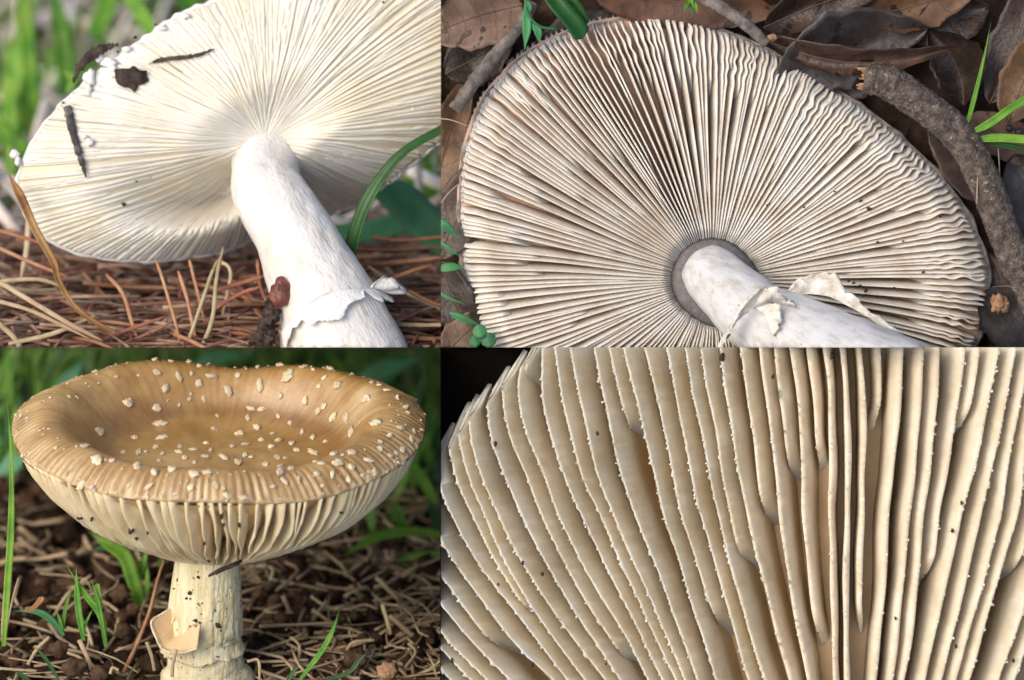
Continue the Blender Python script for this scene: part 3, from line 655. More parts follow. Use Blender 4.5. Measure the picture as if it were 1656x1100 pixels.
o = mk('clover', tube(KP(spline([(760, 580, -6), (772, 560, 0), (776, 545, 4)], 10), -8), 1.6, 6), M['broad'], clip=TRIM_R, label='round-leaved green clover beside the lower cap edge', cat='clover')
for cx_, cy_, r_ in ((776, 536, 11), (790, 550, 12), (768, 552, 9)): mk('leaf', blade(KP(spline([(cx_ - r_, cy_ + 3, 2), (cx_, cy_, 6), (cx_ + r_, cy_ - 2, 3)], 14), -8), 2 * r_ * np.sin(np.linspace(.12, 2.95, 14)) ** .6, .25), M['broad'], o, TRIM_R)
for path, lab in [([(706, 192, 0), (728, 194, 4), (756, 204, 6)], 'pale root fibre reaching the cap edge'), ([(712, 330, 0), (726, 312, 6), (744, 296, 4)], 'pale bent fibre under the dark leaf edge'),
                  ([(1586, 240, 30), (1578, 280, 36), (1576, 330, 34)], 'pale hair-thin fibre hanging over the thick stick'), ([(1614, 240, 4), (1616, 290, 4), (1612, 320, 2)], 'thin fibre behind the thick stick')]:
    mk('fibre', tube(KP(spline(path, 16), -12), 1.1, 5), M['hair'], clip=TRIM_R, label=lab, cat='fibre')
mk('bark_crumb', blob(KP([(1616, 490, 4)], -24)[0], (13, 16, 9), 3, .3, .9, 5), M['splinter'], clip=TRIM_R, label='crumbled brown fragment lying between slate leaves', cat='fragment')
for px, py in ((1632, 208), (1648, 214)): mk('pebble', blob(KP([(px, py, 4)], -40)[0], (7, 7, 6), 2, .15, 1.4, px), M['leaf_slate'], clip=TRIM_R, label='small round pebble under the green blades', cat='pebble', group='pebbles under the blades')
# dirt on these gills
for px, py, s_ in [(1380, 458, 3), (1390, 462, 3), (1400, 470, 4), (1396, 478, 3), (1372, 455, 2.5), (1419, 392, 3), (1446, 466, 2.5), (1405, 338, 5), (1392, 325, 3), (1460, 390, 2.5), (1493, 440, 3), (1300, 335, 2.5), (1424, 530, 3), (1240, 332, 2), (1520, 350, 2.5), (1350, 310, 2.5)]:
    mk('crumb', blob(KP([(px, py, 4)], ZR)[0], (s_, s_ * .8, s_ * .7), 1, .35, 1.1, int(px)), M['speck'], clip=TRIM_R, label='dark crumb of dirt on the wavy cream gills', cat='crumb', group='crumbs on the wavy gills')

# ================================================================== bay with the leaning white mushroom on pine needles
ZT = -190.0
TRIM_T = (YPOS,)
NEEDLE_PROF = [(-30, -150), (40, -300), (100, -470), (170, -760), (250, -1200), (380, -1700), (560, -2150), (800, -2500)]
_, tl_at = terrain('needle_floor', NEEDLE_PROF, -960, 260, M['soil'], 10, 140, TRIM_T, 'dark forest floor under the pine needles', nu=110, nv=90)
CT = np.array([428.0, 226.0])
OUT_T = [(350, 0), (450, -50), (560, -90), (700, -100), (820, -60), (880, 20), (860, 110), (800, 170), (713, 225), (660, 268), (600, 308), (530, 342), (470, 362), (400, 385), (300, 414), (200, 421), (130, 413),
         (90, 398), (58, 376), (36, 340), (25, 292), (45, 245), (80, 190), (130, 140), (180, 100), (235, 60)]
RT = polar(OUT_T, CT)
rt = root('mushroom', K(560, 575, ZT), 'large white mushroom leaning over pine needles, gills glowing, stem with ragged ring', 'mushroom')
def tz(s, a):
    """depth of the gill edge surface: hollow round the stem, bulging midway, folding back at the low side"""
    down = np.clip(-np.sin(a), 0, 1) ** 1.2
    rightback = np.clip(np.cos(a + .55), 0, 1) ** 1.5
    leftlow = np.clip(np.cos(a - (math.pi + .75)), 0, 1) ** 3
    groove = np.clip(np.cos(a - (math.pi + .85)), 0, 1) ** 10
    return 46 * sm(.02, .35, s) - 48 * s ** 2 - 175 * down * s ** 1.3 - 70 * rightback * s + 60 * leftlow * sm(.3, .8, s) - 150 * groove * sm(.05, .3, s) * (1 - sm(.4, .85, s))
NT = 175
ta = np.linspace(-math.pi, math.pi, NT, endpoint=False) + rng.normal(0, .006, NT)
tg = [(a, 0.0) for a in ta] + [(a + math.pi / NT + rng.normal(0, .004), float(rng.uniform(.3, .8))) for a in ta]
for gi, (a, s0) in enumerate(tg):
    R1 = float(RT(a)); n = 40; r0 = 3.0
    s = np.linspace(s0, 1, n); r = r0 + (R1 - 5 - r0) * s
    if CT[1] - math.sin(a) * (r0 + (R1 - r0) * max(s0, .0)) < -60 and s0 > .4: continue
    r5 = np.random.default_rng(900 + gi)
    bow = 10 * np.sin(s * 3.14) * math.sin(a * 2 + .6)
    dth = (bow + 1.6 * np.sin(s * 8 + a * 6 + r5.normal(0, .6)) + r5.normal(0, .5) * np.sin(s * 16)) / np.maximum(r, 60)
    aa = a + dth
    dep = 4.8 - 2.6 * sm(.3, .8, s) - 1.4 * (1 - sm(0, .2, s))
    z = tz(np.clip((r - 8) / (RT(aa) - 13), 0, 1.02), aa)
    cz = z - (dep * .9 * (1 - sm(s0, s0 + .15, s)) if s0 > 0 else 0) + np.convolve(r5.normal(0, .8, n + 2), [.3, .4, .3], 'same')[1:-1] + r5.normal(0, .8) * (1 - .6 * sm(.4, .9, s))
    x = CT[0] + np.cos(aa) * r; y = CT[1] - np.sin(aa) * r
    C = KP(np.stack([x, y, cz], 1), ZT)
    lean = r5.normal(0, 2.0) + 3.5 * math.sin(a + 1.0)
    bx = CT[0] + np.cos(a + dth + lean / np.maximum(r, 60)) * r; by = CT[1] - np.sin(a + dth + lean / np.maximum(r, 60)) * r
    Bs = KP(np.stack([bx, by, z - dep - 1], 1), ZT)
    T = np.gradient(C[:, :2], axis=0); t = np.stack([-T[:, 1], T[:, 0], np.zeros(n)], 1); t /= np.linalg.norm(t, axis=1)[:, None] + 1e-9
    hc = np.interp(s, [0, .3, 1], [1.0, 1.8, 2.9])
    mk('gill', gillwall(C, Bs, t, hc * 1.7, hc, .08), M['twhite'], rt, TRIM_T)
A2 = np.linspace(-math.pi, math.pi, 361); S2 = np.linspace(0, 1, 60)
def tcap(a, s, off, ext=0.0):
    r = 10 + (float(RT(a)) + ext - 10) * s
    sg = max(0.0, (r - 8) / (float(RT(a)) - 13))
    return (CT[0] + math.cos(a) * r, CT[1] - math.sin(a) * r, float(tz(np.array(sg), np.array(a))) + off)
G = KP([tcap(a, s, -4.6 + 2.6 * sm(.3, .8, s)) for s in S2 for a in A2], ZT).reshape(60, 361, 3)
Gb = KP([tcap(a, s, -30 - 70 * (1 - s ** 2)) for s in S2 for a in A2], ZT).reshape(60, 361, 3)
v1, f1 = grid(G); v2, f2 = grid(Gb); mk('flesh', join([(v1, f1), (v2, [q[::-1] for q in f2])]), M['tflesh'], rt, TRIM_T)
mg = []
for i, a in enumerate(A2):
    R1 = float(RT(a)); w = 1.3 * math.sin(i * .85) + 1.0 * math.sin(i * 1.4 + 1); ca, sa = math.cos(a), math.sin(a); zz = float(tz(np.array(1.0), np.array(a)))
    mg.append(KP([(CT[0] + ca * r, CT[1] - sa * r, zz + z) for r, z in [(R1 - 9, -12), (R1 - 4 + w * .4, -2), (R1 + 1 + w, -3), (R1 + 2.5 + w, -12), (R1, -24), (R1 - 12, -24)]], ZT))
v, f = loft(np.array(mg), caps=False); mk('cap_margin', (v, f), M['tfleck'], rt, TRIM_T)
# stem
tsp = [(433, 220, -84), (432, 245, -48), (430, 276, -10), (432, 304, 22), (446, 330, 46), (476, 380, 58), (504, 440, 70), (533, 500, 82), (562, 566, 92), (590, 630, 100)]
tsr = [96, 64, 57, 62, 63, 67, 78, 88, 96, 102]
n = 70; P = KP(spline(tsp, n), ZT); r = np.interp(np.linspace(0, 1, n), np.linspace(0, 1, len(tsr)), tsr); r = np.convolve(np.pad(r, 5, 'edge'), np.ones(11) / 11, 'valid')
v, f = tube(P, r * .97, 56, rough=.9, wav=60, flat=.9); mk('stem', (v, f), M['tstem'], rt, TRIM_T)
stemP, stemR = P, r
def skirt(Pc, rc, t0, t1, tA, tB, flare, thick, seed, ragged=5, n=70, m=8, lo=2.0):
    """membrane lying round a stem: from phi t0..t1, top edge at stem parameter tA(phi), lower edge tB(phi)"""
    T, N, Bn = frames(Pc); r_ = np.random.default_rng(seed); nn = len(Pc)
    ph = np.linspace(t0, t1, n); rag = np.convolve(r_.normal(size=n + 4), [.15, .2, .3, .2, .15], 'same')[2:-2]
    G = np.zeros((n, m, 3)); Nm = np.zeros((n, m, 3))
    for i, p_ in enumerate(ph):
        for j in range(m):
            u = j / (m - 1); t = (tA(p_) * (1 - u) + tB(p_) * u) * (nn - 1); t = min(nn - 1.01, max(0, t + rag[i] * ragged * .1 * u)); k0 = int(t); fr = t - k0
            c = Pc[k0] * (1 - fr) + Pc[k0 + 1] * fr; rad = rc[k0] * (1 - fr) + rc[k0 + 1] * fr
            d = math.cos(p_) * N[k0] + .9 * math.sin(p_) * Bn[k0]
            G[i, j] = c + d * (rad + lo + flare * u ** 2 + u * (1.5 * vn2(np.array([i * 3.0, j * 3.0, seed]), 30) + rag[i] * ragged * .5)); Nm[i, j] = d
    top, f = grid(G + Nm * thick); bot, f2 = grid(G - Nm * thick); v, ff = join([(top, f), (bot, [q[::-1] for q in f2])]); o = len(top)
    for i in range(n - 1):
        for j in (0, m - 1):
            a, b = i * m + j, (i + 1) * m + j; ff.append((a, a + o, b + o, b))
    for j in range(m - 1):
        for i in (0, n - 1):
            a, b = i * m + j, i * m + j + 1; ff.append((a, b, b + o, a + o))
    return v, ff
v, f = skirt(stemP, stemR, -.5, math.pi + .45, lambda p: .775 + .012 * math.sin(p * 3), lambda p: .815 + .05 * math.exp(-((p - .15) / .35) ** 2) + .012 * math.sin(p * 5), 7, 1.2, 4, ragged=11, n=110)
mk('ring', (v, f), M['tfleck'], rt, TRIM_T)
for a0, a1, seed in ((math.pi - .5, math.pi + .25, 6),):
    v, f = skirt(stemP, stemR, a0, a1, lambda p: .785, lambda p: .797 + .02 * math.sin(p * 9), 30, 3.0, seed, ragged=8, n=26); mk('ring_shred', (v, f), M['tfleck'], rt, TRIM_T)
for ts, pht in ():
    v, f = skirt(stemP, stemR, pht - .28, pht + .28, lambda p: ts - .05, lambda p: ts + .05 + .02 * math.sin(p * 9), .8, 1.0, int(ts * 100), ragged=3, n=22, lo=-.6); mk('scale', (v, f), M['tfleck'], rt, TRIM_T)
# flecks of white veil on the gills and the margin
for (px, py, rx, ry, dz) in [(146, 128, 10, 13, 12), (145, 146, 5, 9, 10), (177, 102, 14, 8, 10), (182, 112, 9, 7, 14), (186, 122, 8, 6, 16), (140, 223, 5, 4, 24), (148, 232, 7, 7, 24), (25, 250, 8, 6, -6), (31, 262, 5, 9, -4),
                             (160, 94, 8, 6, 4), (205, 80, 9, 5, 2), (262, 46, 8, 5, 2), (300, 26, 9, 5, 2)]:
    a = math.atan2(-(py - CT[1]), px - CT[0]); s = (math.hypot(px - CT[0], py - CT[1]) - 8) / (float(RT(a)) - 13); zz = float(tz(np.array(s), np.array(a)))
    mk('veil_fleck', blob(KP([(px, py, zz + 5)], ZT)[0], (rx, ry, 5), 2, .3, .8, px), M['tfleck'], rt, TRIM_T)
def on_gills(px, py, up=6):
    a = math.atan2(-(py - CT[1]), px - CT[0]); s = min(1.02, (math.hypot(px - CT[0], py - CT[1]) - 8) / (float(RT(a)) - 13)); return (px, py, float(tz(np.array(s), np.array(a))) + up)
# debris stuck to the white gills
def ragged_strip(path, w, m_, lab, name, cat, seed, rough=1.4, flat=.35, n=40, z=ZT):
    P = KP(spline(path, n), z); r = np.random.default_rng(seed); ww = np.interp(np.linspace(0, 1, n), np.linspace(0, 1, len(w)), w) / 2 * (1 + .16 * r.normal(size=n))
    mk(name, tube(P, np.clip(ww, .4, None), 9, rough=rough, wav=9, flat=flat), M[m_], clip=TRIM_T, label=lab, cat=cat)
ragged_strip([on_gills(*p) for p in ((110, 173), (118, 205), (128, 240), (136, 266), (142, 288))], [13, 14, 12, 9, 2], 'striped', 'black and grey striped sliver stuck to the white gills', 'bark_sliver', 'bark sliver', 1, .6)
ragged_strip([on_gills(*p) for p in ((242, 105), (262, 98), (290, 95), (320, 91), (348, 81))], [2, 8, 7, 6, 2], 'bark_dark', 'thin ragged brown splinter lying across the white gills', 'bark_splinter', 'splinter', 2, .8)
ragged_strip([on_gills(*p) for p in ((119, 134), (130, 108), (150, 88), (172, 77), (192, 72))], [4, 14, 18, 13, 5], 'bark_dark', 'curved brown bark strip on the margin of the white cap', 'bark_strip', 'bark strip', 3, .8)
mk('bark_lump', blob(KP([on_gills(214, 128, 9)], ZT)[0], (25, 17, 11), 3, .22, 1.1, 9), M['redwood'] if False else M['bark_dark'], clip=TRIM_T, label='dark brown lump of bark resting on the white gills', cat='bark lump')
for px, py, s_ in [(201, 331, 4.5), (221, 294, 2.5), (103, 167, 3), (252, 40, 3), (219, 60, 4), (190, 84, 3), (620, 5, 2.5)]:
    mk('crumb', blob(KP([on_gills(px, py, 4)], ZT)[0], (s_, s_ * .8, s_ * .7), 1, .3, 1, px), M['speck'], clip=TRIM_T, label='tiny dark crumb on the white gills', cat='crumb', group='crumbs on the white gills')
# red fragment and dark crumbs against the stem
mk('red_fragment', blob(KP([(458, 474, 130)], ZT)[0], (18, 25, 14), 3, .14, 1.3, 3), M['redwood'], clip=TRIM_T, label='glossy red-brown fragment stuck to the white stem', cat='fragment')
mk('bark_clump', join([blob(KP([(x, y, z)], ZT)[0], (a, b, 9), 3, .42, .55, x) for x, y, z, a, b in ((444, 508, 122, 12, 18), (434, 530, 112, 13, 14), (424, 552, 104, 14, 14), (440, 548, 118, 9, 12))]),
   M['bark_dark'], clip=TRIM_T, label='dark crumbly bark clump under the red fragment beside the white stem', cat='bark clump')
# pine needles: a mass over the floor, the clear ones singly
parts = []
for i in range(4600):
    t = rng.uniform(0, 1) ** 1.5 * .78; p, nn = tl_at(rng.uniform(-950, 150), t)
    a = rng.normal(.1, .8) + (math.pi if rng.random() < .5 else 0); L_ = rng.uniform(70, 230)
    d = np.array([math.cos(a), math.sin(a) * .28 + .04, -math.sin(a) * .9]) ; bow = rng.normal(0, 10)
    q = p + nn * rng.uniform(2, 22)
    mid = q + d * L_ / 2 + np.array([0, bow * .4 + 4, bow]); parts.append(tube(spline([q, mid, q + d * L_ + nn * rng.uniform(-8, 14)], 5), rng.uniform(1.6, 3.8), 5, flat=.7))
mk('pine_needles', join(parts), M['needle'], clip=TRIM_T, label='deep mat of fallen brown pine needles under the white mushroom', kind='stuff')
hand = [([(-10, 448, 60), (60, 490, 70), (120, 525, 74), (172, 552, 70)], 11, 'straw1'), ([(-10, 484, 60), (60, 505, 66), (150, 548, 66)], 9, 'straw1'), ([(252, 418, 0), (270, 470, 20), (285, 520, 34), (298, 572, 40)], 7, 'needle1'),
        ([(288, 438, -10), (305, 490, 10), (322, 572, 24)], 8, 'needle1'), ([(305, 420, -30), (318, 470, -20), (332, 525, 0)], 7, 'needle1'), ([(172, 444, 0), (200, 475, 20), (215, 520, 30), (232, 572, 40)], 9, 'needle1'),
        ([(128, 570, 50), (180, 545, 50), (272, 512, 40)], 9, 'needle1'), ([(150, 575, 40), (230, 545, 40), (280, 522, 36)], 8, 'needle1'), ([(300, 572, 50), (315, 530, 46), (345, 440, 20), (360, 412, 0)], 8, 'straw1'),
        ([(322, 575, 56), (345, 520, 50), (352, 450, 30), (362, 400, 10)], 9, 'straw1'), ([(-10, 370, -60), (40, 385, -60), (70, 395, -60)], 8, 'needle1'), ([(-10, 398, -40), (50, 425, -30), (110, 448, -20)], 9, 'needle1'),
        ([(578, 428, -60), (640, 424, -60), (730, 414, -60)], 13, 'needle1'), ([(600, 465, -40), (660, 440, -40), (700, 428, -50)], 10, 'needle1'), ([(595, 430, -30), (650, 470, -20), (730, 508, -10)], 8, 'straw1'),
        ([(640, 525, 30), (680, 526, 30), (740, 526, 30)], 9, 'straw1'), ([(650, 545, 40), (690, 548, 40), (740, 548, 40)], 10, 'needle1'), ([(560, 400, -120), (640, 402, -120), (720, 396, -120)], 8, 'needle1'),
        ([(350, 470, 0), (400, 455, 0), (425, 448, 0)], 10, 'needle1'), ([(348, 500, 10), (390, 475, 10), (420, 465, 10)], 9, 'needle1'), ([(350, 420, -40), (372, 440, -30), (360, 510, 0)], 8, 'straw1'),
        ([(415, 420, -40), (420, 460, -20), (432, 490, 0)], 8, 'needle1'), ([(0, 520, 60), (30, 548, 64), (46, 580, 64)], 12, 'straw1'), ([(20, 556, 66), (90, 540, 60), (160, 510, 40)], 10, 'straw1'), ([(36, 340, -140), (34, 400, -120), (26, 450, -100)], 13, 'straw1'),
        ([(0, 455, 0), (60, 452, 0), (98, 462, 0)], 9, 'straw1'), ([(0, 462, 20), (50, 470, 20), (96, 468, 10)], 9, 'straw1'), ([(660, 470, 0), (700, 490, 6), (740, 500, 6)], 8, 'needle1'), ([(600, 380, -140), (650, 386, -140), (740, 378, -140)], 9, 'needle1')]
GN = 'pine needles lying on top of the mat'
for i, (path, w, m_) in enumerate(hand):
    P = KP(spline(path, 22), ZT); P[:, 2] += 6
    mk('pine_needle', tube(P, w * .4 * np.interp(np.linspace(0, 1, 22), [0, .1, .8, 1], [.6, 1, .9, .35]), 8, flat=.6, rough=.3, wav=14), M[m_], clip=TRIM_T,
       label='russet pine needle lying on the needle mat' if m_ == 'needle1' else 'pale straw-coloured stalk lying on the needle mat', cat='pine needle' if m_ == 'needle1' else 'stalk', group=GN if m_ == 'needle1' else 'pale stalks on the needle mat')
for i in range(70):
    t = rng.uniform(.0, .34); p, nn = tl_at(rng.uniform(-760, -20), t); a = rng.uniform(0, 6.28); L_ = rng.uniform(110, 260)
    d = np.array([math.cos(a), math.sin(a) * .3 + .03, -math.sin(a) * .85]); q = p + nn * rng.uniform(20, 30); bow = rng.normal(0, 12)
    mk('pine_needle', tube(spline([q, q + d * L_ * .5 + np.array([0, bow * .3 + 3, bow]), q + d * L_], 12), rng.uniform(3, 4.6) * np.interp(np.linspace(0, 1, 12), [0, .1, .8, 1], [.6, 1, .9, .3]), 7, flat=.65), M['needle1'], clip=TRIM_T,
       label='russet pine needle lying on the needle mat', cat='pine needle', group=GN)
mk('dry_grass', blade(KP(spline([(18, 284, 40), (40, 325, 60), (62, 372, 76), (92, 425, 84), (104, 462, 86), (135, 505, 86), (190, 540, 80)], 40), ZT), np.interp(np.linspace(0, 1, 40), [0, .12, .5, .8, 1], [2, 15, 13, 9, 8]), .5, .3), M['ochre'],
   clip=TRIM_T, label='ochre dry grass blade rising before the white cap margin', cat='dry grass')
mk('grass_blade', blade(KP(spline([(566, 434, 40), (572, 395, 46), (590, 340, 56), (620, 288, 60), (660, 245, 60), (730, 205, 50)], 40), ZT), np.interp(np.linspace(0, 1, 40), [0, .15, .5, .8, 1], [20, 24, 22, 16, 16]), .5, .35), M['dgrass'],
   clip=TRIM_T, label='dark green grass blade arching behind the white stem', cat='grass blade')
# soft greenery further back
for i, (path, z, w, lab) in enumerate([([(800, 445, 0), (700, 372, 0), (640, 318, 0), (575, 300, 0)], -560, 66, 'broad bluish-green leaf behind the arching dark blade'), ([(540, 372, 0), (590, 375, 0), (650, 360, 0), (690, 340, 0)], -600, 40, 'narrow bluish-green leaf close to the needles'),
                                       ([(730, 360, 0), (690, 310, 0), (668, 250, 0), (690, 190, 0)], -900, 60, 'bright green leaf behind the cap edge and the bluish leaves'), ([(740, 330, 0), (700, 290, 0), (650, 262, 0)], -1000, 50, 'yellow-green leaf beside the bright green leaf')]):
    mk('broad_leaf', blade(KP(spline(path, 20), z), wprof(20, w, .6, .5), .15), M['mint' if i < 2 else 'grass'], clip=TRIM_T, label=lab, cat='leaf')
for i, (path, z, w) in enumerate([([(60, 290, 0), (52, 160, 0), (40, 30, 0), (30, -60, 0)], -1250, 34), ([(20, 330, 0), (18, 200, 0), (8, 60, 0)], -1150, 30), ([(0, 260, 0), (30, 200, 0), (38, 120, 0)], -1200, 30), ([(250, 60, 0), (222, 10, 0), (190, -40, 0)], -1100, 30),
                                  ([(330, 40, 0), (300, 0, 0), (260, -30, 0)], -1100, 40), ([(110, 150, 0), (100, 60, 0), (85, -30, 0)], -1300, 34), ([(10, 230, 0), (24, 130, 0), (50, -20, 0)], -1350, 34), ([(150, 60, 0), (172, 10, 0), (175, -60, 0)], -1500, 40),
                                  ([(-10, 190, 0), (20, 230, 0), (70, 250, 0)], -1100, 30), ([(110, 150, 0), (118, 130, 0), (100, 112, 0)], -700, 16)]):
    mk('grass_blade', blade(KP(spline(path, 24), z), wprof(24, w, .6, .7), .3, rng.uniform(-.4, .4)), M['grass'], clip=TRIM_T, label='bright green grass blade standing far behind the white cap', cat='grass blade', group='soft grass behind the white cap')
parts = []
for i in range(520):
    t = rng.uniform(.5, .98); p, nn = tl_at(rng.uniform(-1050, 200), t); h = rng.uniform(70, 200); a = rng.normal(0, .5)
    tip = p + np.array([math.sin(a) * h, math.cos(a) * h * .9, rng.uniform(-10, 60)]); mid = (p + tip) / 2 + np.array([rng.normal(0, 12), 0, rng.uniform(0, 20)])
    parts.append(blade(spline([p, mid, tip], 6), wprof(6, rng.uniform(12, 30), .5, .6), .3, rng.uniform(-.8, .8), m=3))
mk('grass', join(parts), M['grass_mass'], clip=TRIM_T, label='soft green grass on the slope behind the white mushroom', kind='stuff')
parts = []
for i in range(800):
    t = rng.uniform(.4, .98); p, nn = tl_at(rng.uniform(-1050, 200), t); a = rng.uniform(0, 6.28); L_ = rng.uniform(80, 320); d = np.array([math.cos(a), math.sin(a) * .7, math.sin(a) * -.3])
    parts.append(tube(spline([p + nn * 25, p + nn * 32 + d * L_ / 2, p + nn * 25 + d * L_], 4), rng.uniform(5, 13), 5))
mk('dry_stalks', join(parts), M['pale_stalk'], clip=TRIM_T, label='pale dry stalks on the slope behind the white mushroom', kind='stuff')

# ================================================================== bay with the ochre mushroom on bare soil
TRIM_B = (YNEG,)
SOIL_PROF = [(-720, 160), (-600, -20), (-545, -130), (-450, -360), (-340, -660), (-240, -1000), (-120, -1450), (0, -1800), (120, -2000)]
_, bl_at = terrain('soil', SOIL_PROF, -1080, 300, M['soil'], 13, 110, TRIM_B, 'dark crumbly soil under the ochre mushroom', nu=150, nv=130)
ZB = 0.0
RB, QD = 333.0, 0.70; EL = math.radians(27)
CB = (352, 718)
rb = root('mushroom', K(332, 1092, -120), 'ochre mushroom with sunken warty cap, ivory gills and pale stem on soil', 'mushroom')
def capsp(r, th, h):
    """point of the cap: radius, angle (0 = toward +x, -90 deg = toward viewer), height along its axis -> (px, py, dz)"""
    x = r * math.cos(th); d = r * math.sin(th) * QD     # d > 0: away from the viewer
    y = h * math.cos(EL) + d * math.sin(EL); z = h * math.sin(EL) - d * math.cos(EL)
    return (CB[0] + x, CB[1] - y, z)
TOPR = np.array([0, .15, .3, .45, .53, .60, .67, .74, .80, .86, .92, .97, 1.0]); TOPH = np.array([-8, -11, -15, -15, -11, 2, 26, 46, 54, 53, 44, 32, 23])
def rim_mod(th):
    return 7 * math.sin(2 * th + 1.0) + 5 * math.sin(3 * th + .4) + 2.5 * math.sin(7 * th) - 7 * math.exp(-((th - 1.45) / .2) ** 2) + 8 * math.exp(-((th - 2.0) / .35) ** 2)
def rad_mod(th): return 1 + .010 * math.sin(3 * th + 1) + .008 * math.sin(5 * th) + .012 * math.exp(-((th - 2.4) / .5) ** 2)
def top_pt(s, th):
    h = float(np.interp(s, TOPR, TOPH)); h0 = h
    w = float(sm(.45, .85, s)); h += rim_mod(th) * w
    h += (2.2 * math.sin(s * 9 + th * 2) + 1.5 * math.sin(5 * th + s * 12)) * (1 - w) * float(sm(.02, .25, s))
    # striate margin: fine radial furrows
    st = float(sm(.80, .92, s)); h += st * (1.9 + 1.1 * math.sin(th * 23 + 1)) * math.sin(th * 150 + 2.0 * math.sin(th * 11) + 3 * math.sin(th * 4)) + 1.6 * float(sm(.95, 1, s)) * (math.sin(th * 61) + math.sin(th * 37 + 2))
    return capsp(RB * s * (1 + (rad_mod(th) - 1) * float(sm(.3, 1, s))), th, h)
TH = np.linspace(0, 2 * math.pi, 601); 
SR = np.concatenate([np.linspace(0.002, .5, 14), np.linspace(.53, .83, 14), np.linspace(.845, 1.0, 16)])
from math import sin, cos
# smoother height profile
_f = spline(np.stack([TOPR * 100, TOPH], 1), 300); TOPR, TOPH = _f[:, 0] / 100, _f[:, 1]
top = np.array([[top_pt(s, t) for t in TH] for s in SR])
# rolled edge and the inner side of the cap flesh
edge = np.array([[capsp(RB * rad_mod(t) * q, t, hh + rim_mod(t) * w) for t in TH] for q, hh, w in ((1.003, 20, 1), (.995, 17.5, 1), (.975, 14, 1), (.90, 1, .9), (.75, -60, .5), (.5, -108, .2), (.2, -140, 0))])
G = np.concatenate([top, edge]); sh = G.shape
Gk = KP(G.reshape(-1, 3), ZB).reshape(sh)
v, f = grid(Gk); co_ = mk('cap', (v, [q[::-1] for q in f]), M['bcap'], rb)
sv_ = np.concatenate([SR, np.array([1.006, 1.01, 1.01, 1.01, 1.01, 1.01, 1.01])]); SG, TG = np.meshgrid(sv_, TH, indexing='ij')
nzv = vn(Gk.reshape(-1, 3), 120).reshape(SG.shape); nz2 = vn2(Gk.reshape(-1, 3), 30).reshape(SG.shape)
stripe = .5 + .5 * np.sin(TG * 150 + 2.0 * np.sin(TG * 11) + 3 * np.sin(TG * 4) + .6 * nz2)
streak = vn3(np.stack([TG * 60, SG * 5, np.zeros_like(SG)], -1).reshape(-1, 3), 4).reshape(SG.shape) + vn2(np.stack([TG * 160, SG * 9, np.ones_like(SG)], -1).reshape(-1, 3), 4).reshape(SG.shape) * .7
pale = sm(.80, .99, SG) * (.25 + .6 * stripe) + .55 * sm(.56, .62, SG) * sm(.86, .74, SG) * np.exp(-((TG - .35) / .55) ** 2) * (1 + .3 * nzv)
pale = pale * .85 + sm(.995, 1.0, SG) * .8 + .12 * np.clip(nzv, 0, 1) + .14 * sm(.55, .0, SG) * (.6 + .4 * nzv)
dark = .75 * np.exp(-((SG - .56) / .07) ** 2) * (.7 + .3 * nzv) + .28 * sm(.80, .97, SG) * (1 - stripe) + .25 * np.clip(-nzv, 0, 1)
pale += .13 * np.clip(streak, 0, 2) * sm(.2, .7, SG) + .1 * np.clip(nz2, 0, 1.5); dark += .14 * np.clip(-streak, 0, 2) * sm(.2, .7, SG) + .12 * np.clip(-nz2, 0, 1.5)
ca_ = co_.data.color_attributes.new('pale', 'FLOAT_COLOR', 'POINT')
ca_.data.foreach_set('color', np.stack([np.clip(pale, 0, 1), np.clip(dark, 0, 1), np.zeros_like(pale), np.ones_like(pale)], -1).reshape(-1))
TOPI = KP(top.reshape(-1, 3), ZB)
topimg = np.stack([TOPI[:, 0] / ((D - TOPI[:, 2]) / D) + CX, CY - TOPI[:, 1] / ((D - TOPI[:, 2]) / D)], 1)
def on_cap(px, py):
    d = np.hypot(topimg[:, 0] - px, topimg[:, 1] - py); c = np.where(d < max(4.5, d.min() + .5))[0]; i = c[np.argmax(TOPI[c, 2])]; return i
# gills: plates hanging under the cap
UR = np.array([.145, .20, .30, .45, .60, .75, .88, .96, .995]); UH = np.array([-200, -198, -187, -165, -138, -106, -61, -19, 17])
NGB = 112
SURF = []
for gi in range(NGB):
    th = 2 * math.pi * gi / NGB + rng.normal(0, .012); n = 34
    if math.sin(th) > .55: continue                     # far side: hidden under the cap from everywhere it could be seen
    r5 = np.random.default_rng(1300 + gi); short = r5.random() < .28
    s = np.linspace(.145 if not short else r5.uniform(.4, .62), .996, n); uh = np.interp(s, UR, UH)
    lean = .05 + .03 * np.sin(th * 3 + 1) + r5.normal(0, .015)
    tw = th + (.03 * np.sin(s * 6 + gi) + lean * (1 - s)) + .006 * np.sin(s * 30 + gi * 2)
    dep = 62 * sm(1.02, .8, s) + 8
    if short: uh = uh + 34 * (1 - sm(s[0], s[0] + .14, s))
    C = KP([capsp(RB * rad_mod(t) * q, t, hh + rim_mod(t) * float(sm(.6, 1, q)) + r5.normal(0, .5)) for q, t, hh in zip(s, tw, uh)], ZB)
    Bs = KP([capsp(RB * rad_mod(th) * q * .97, th + .085 * float(sm(1.0, .75, q)), hh + dd + rim_mod(th) * float(sm(.6, 1, q))) for q, hh, dd in zip(s, uh, dep)], ZB)
    SURF += [C, (C + Bs) / 2]
    T = np.gradient(C, axis=0); dn = Bs - C; t = np.cross(T, dn); t /= np.linalg.norm(t, axis=1)[:, None] + 1e-9
    hc = np.interp(s, [.14, .5, 1], [1.0, 1.5, 1.9])
    mk('gill', gillwall(C, Bs, t, hc * 2.2, hc, .05), M['bgill'], rb, TRIM_B)
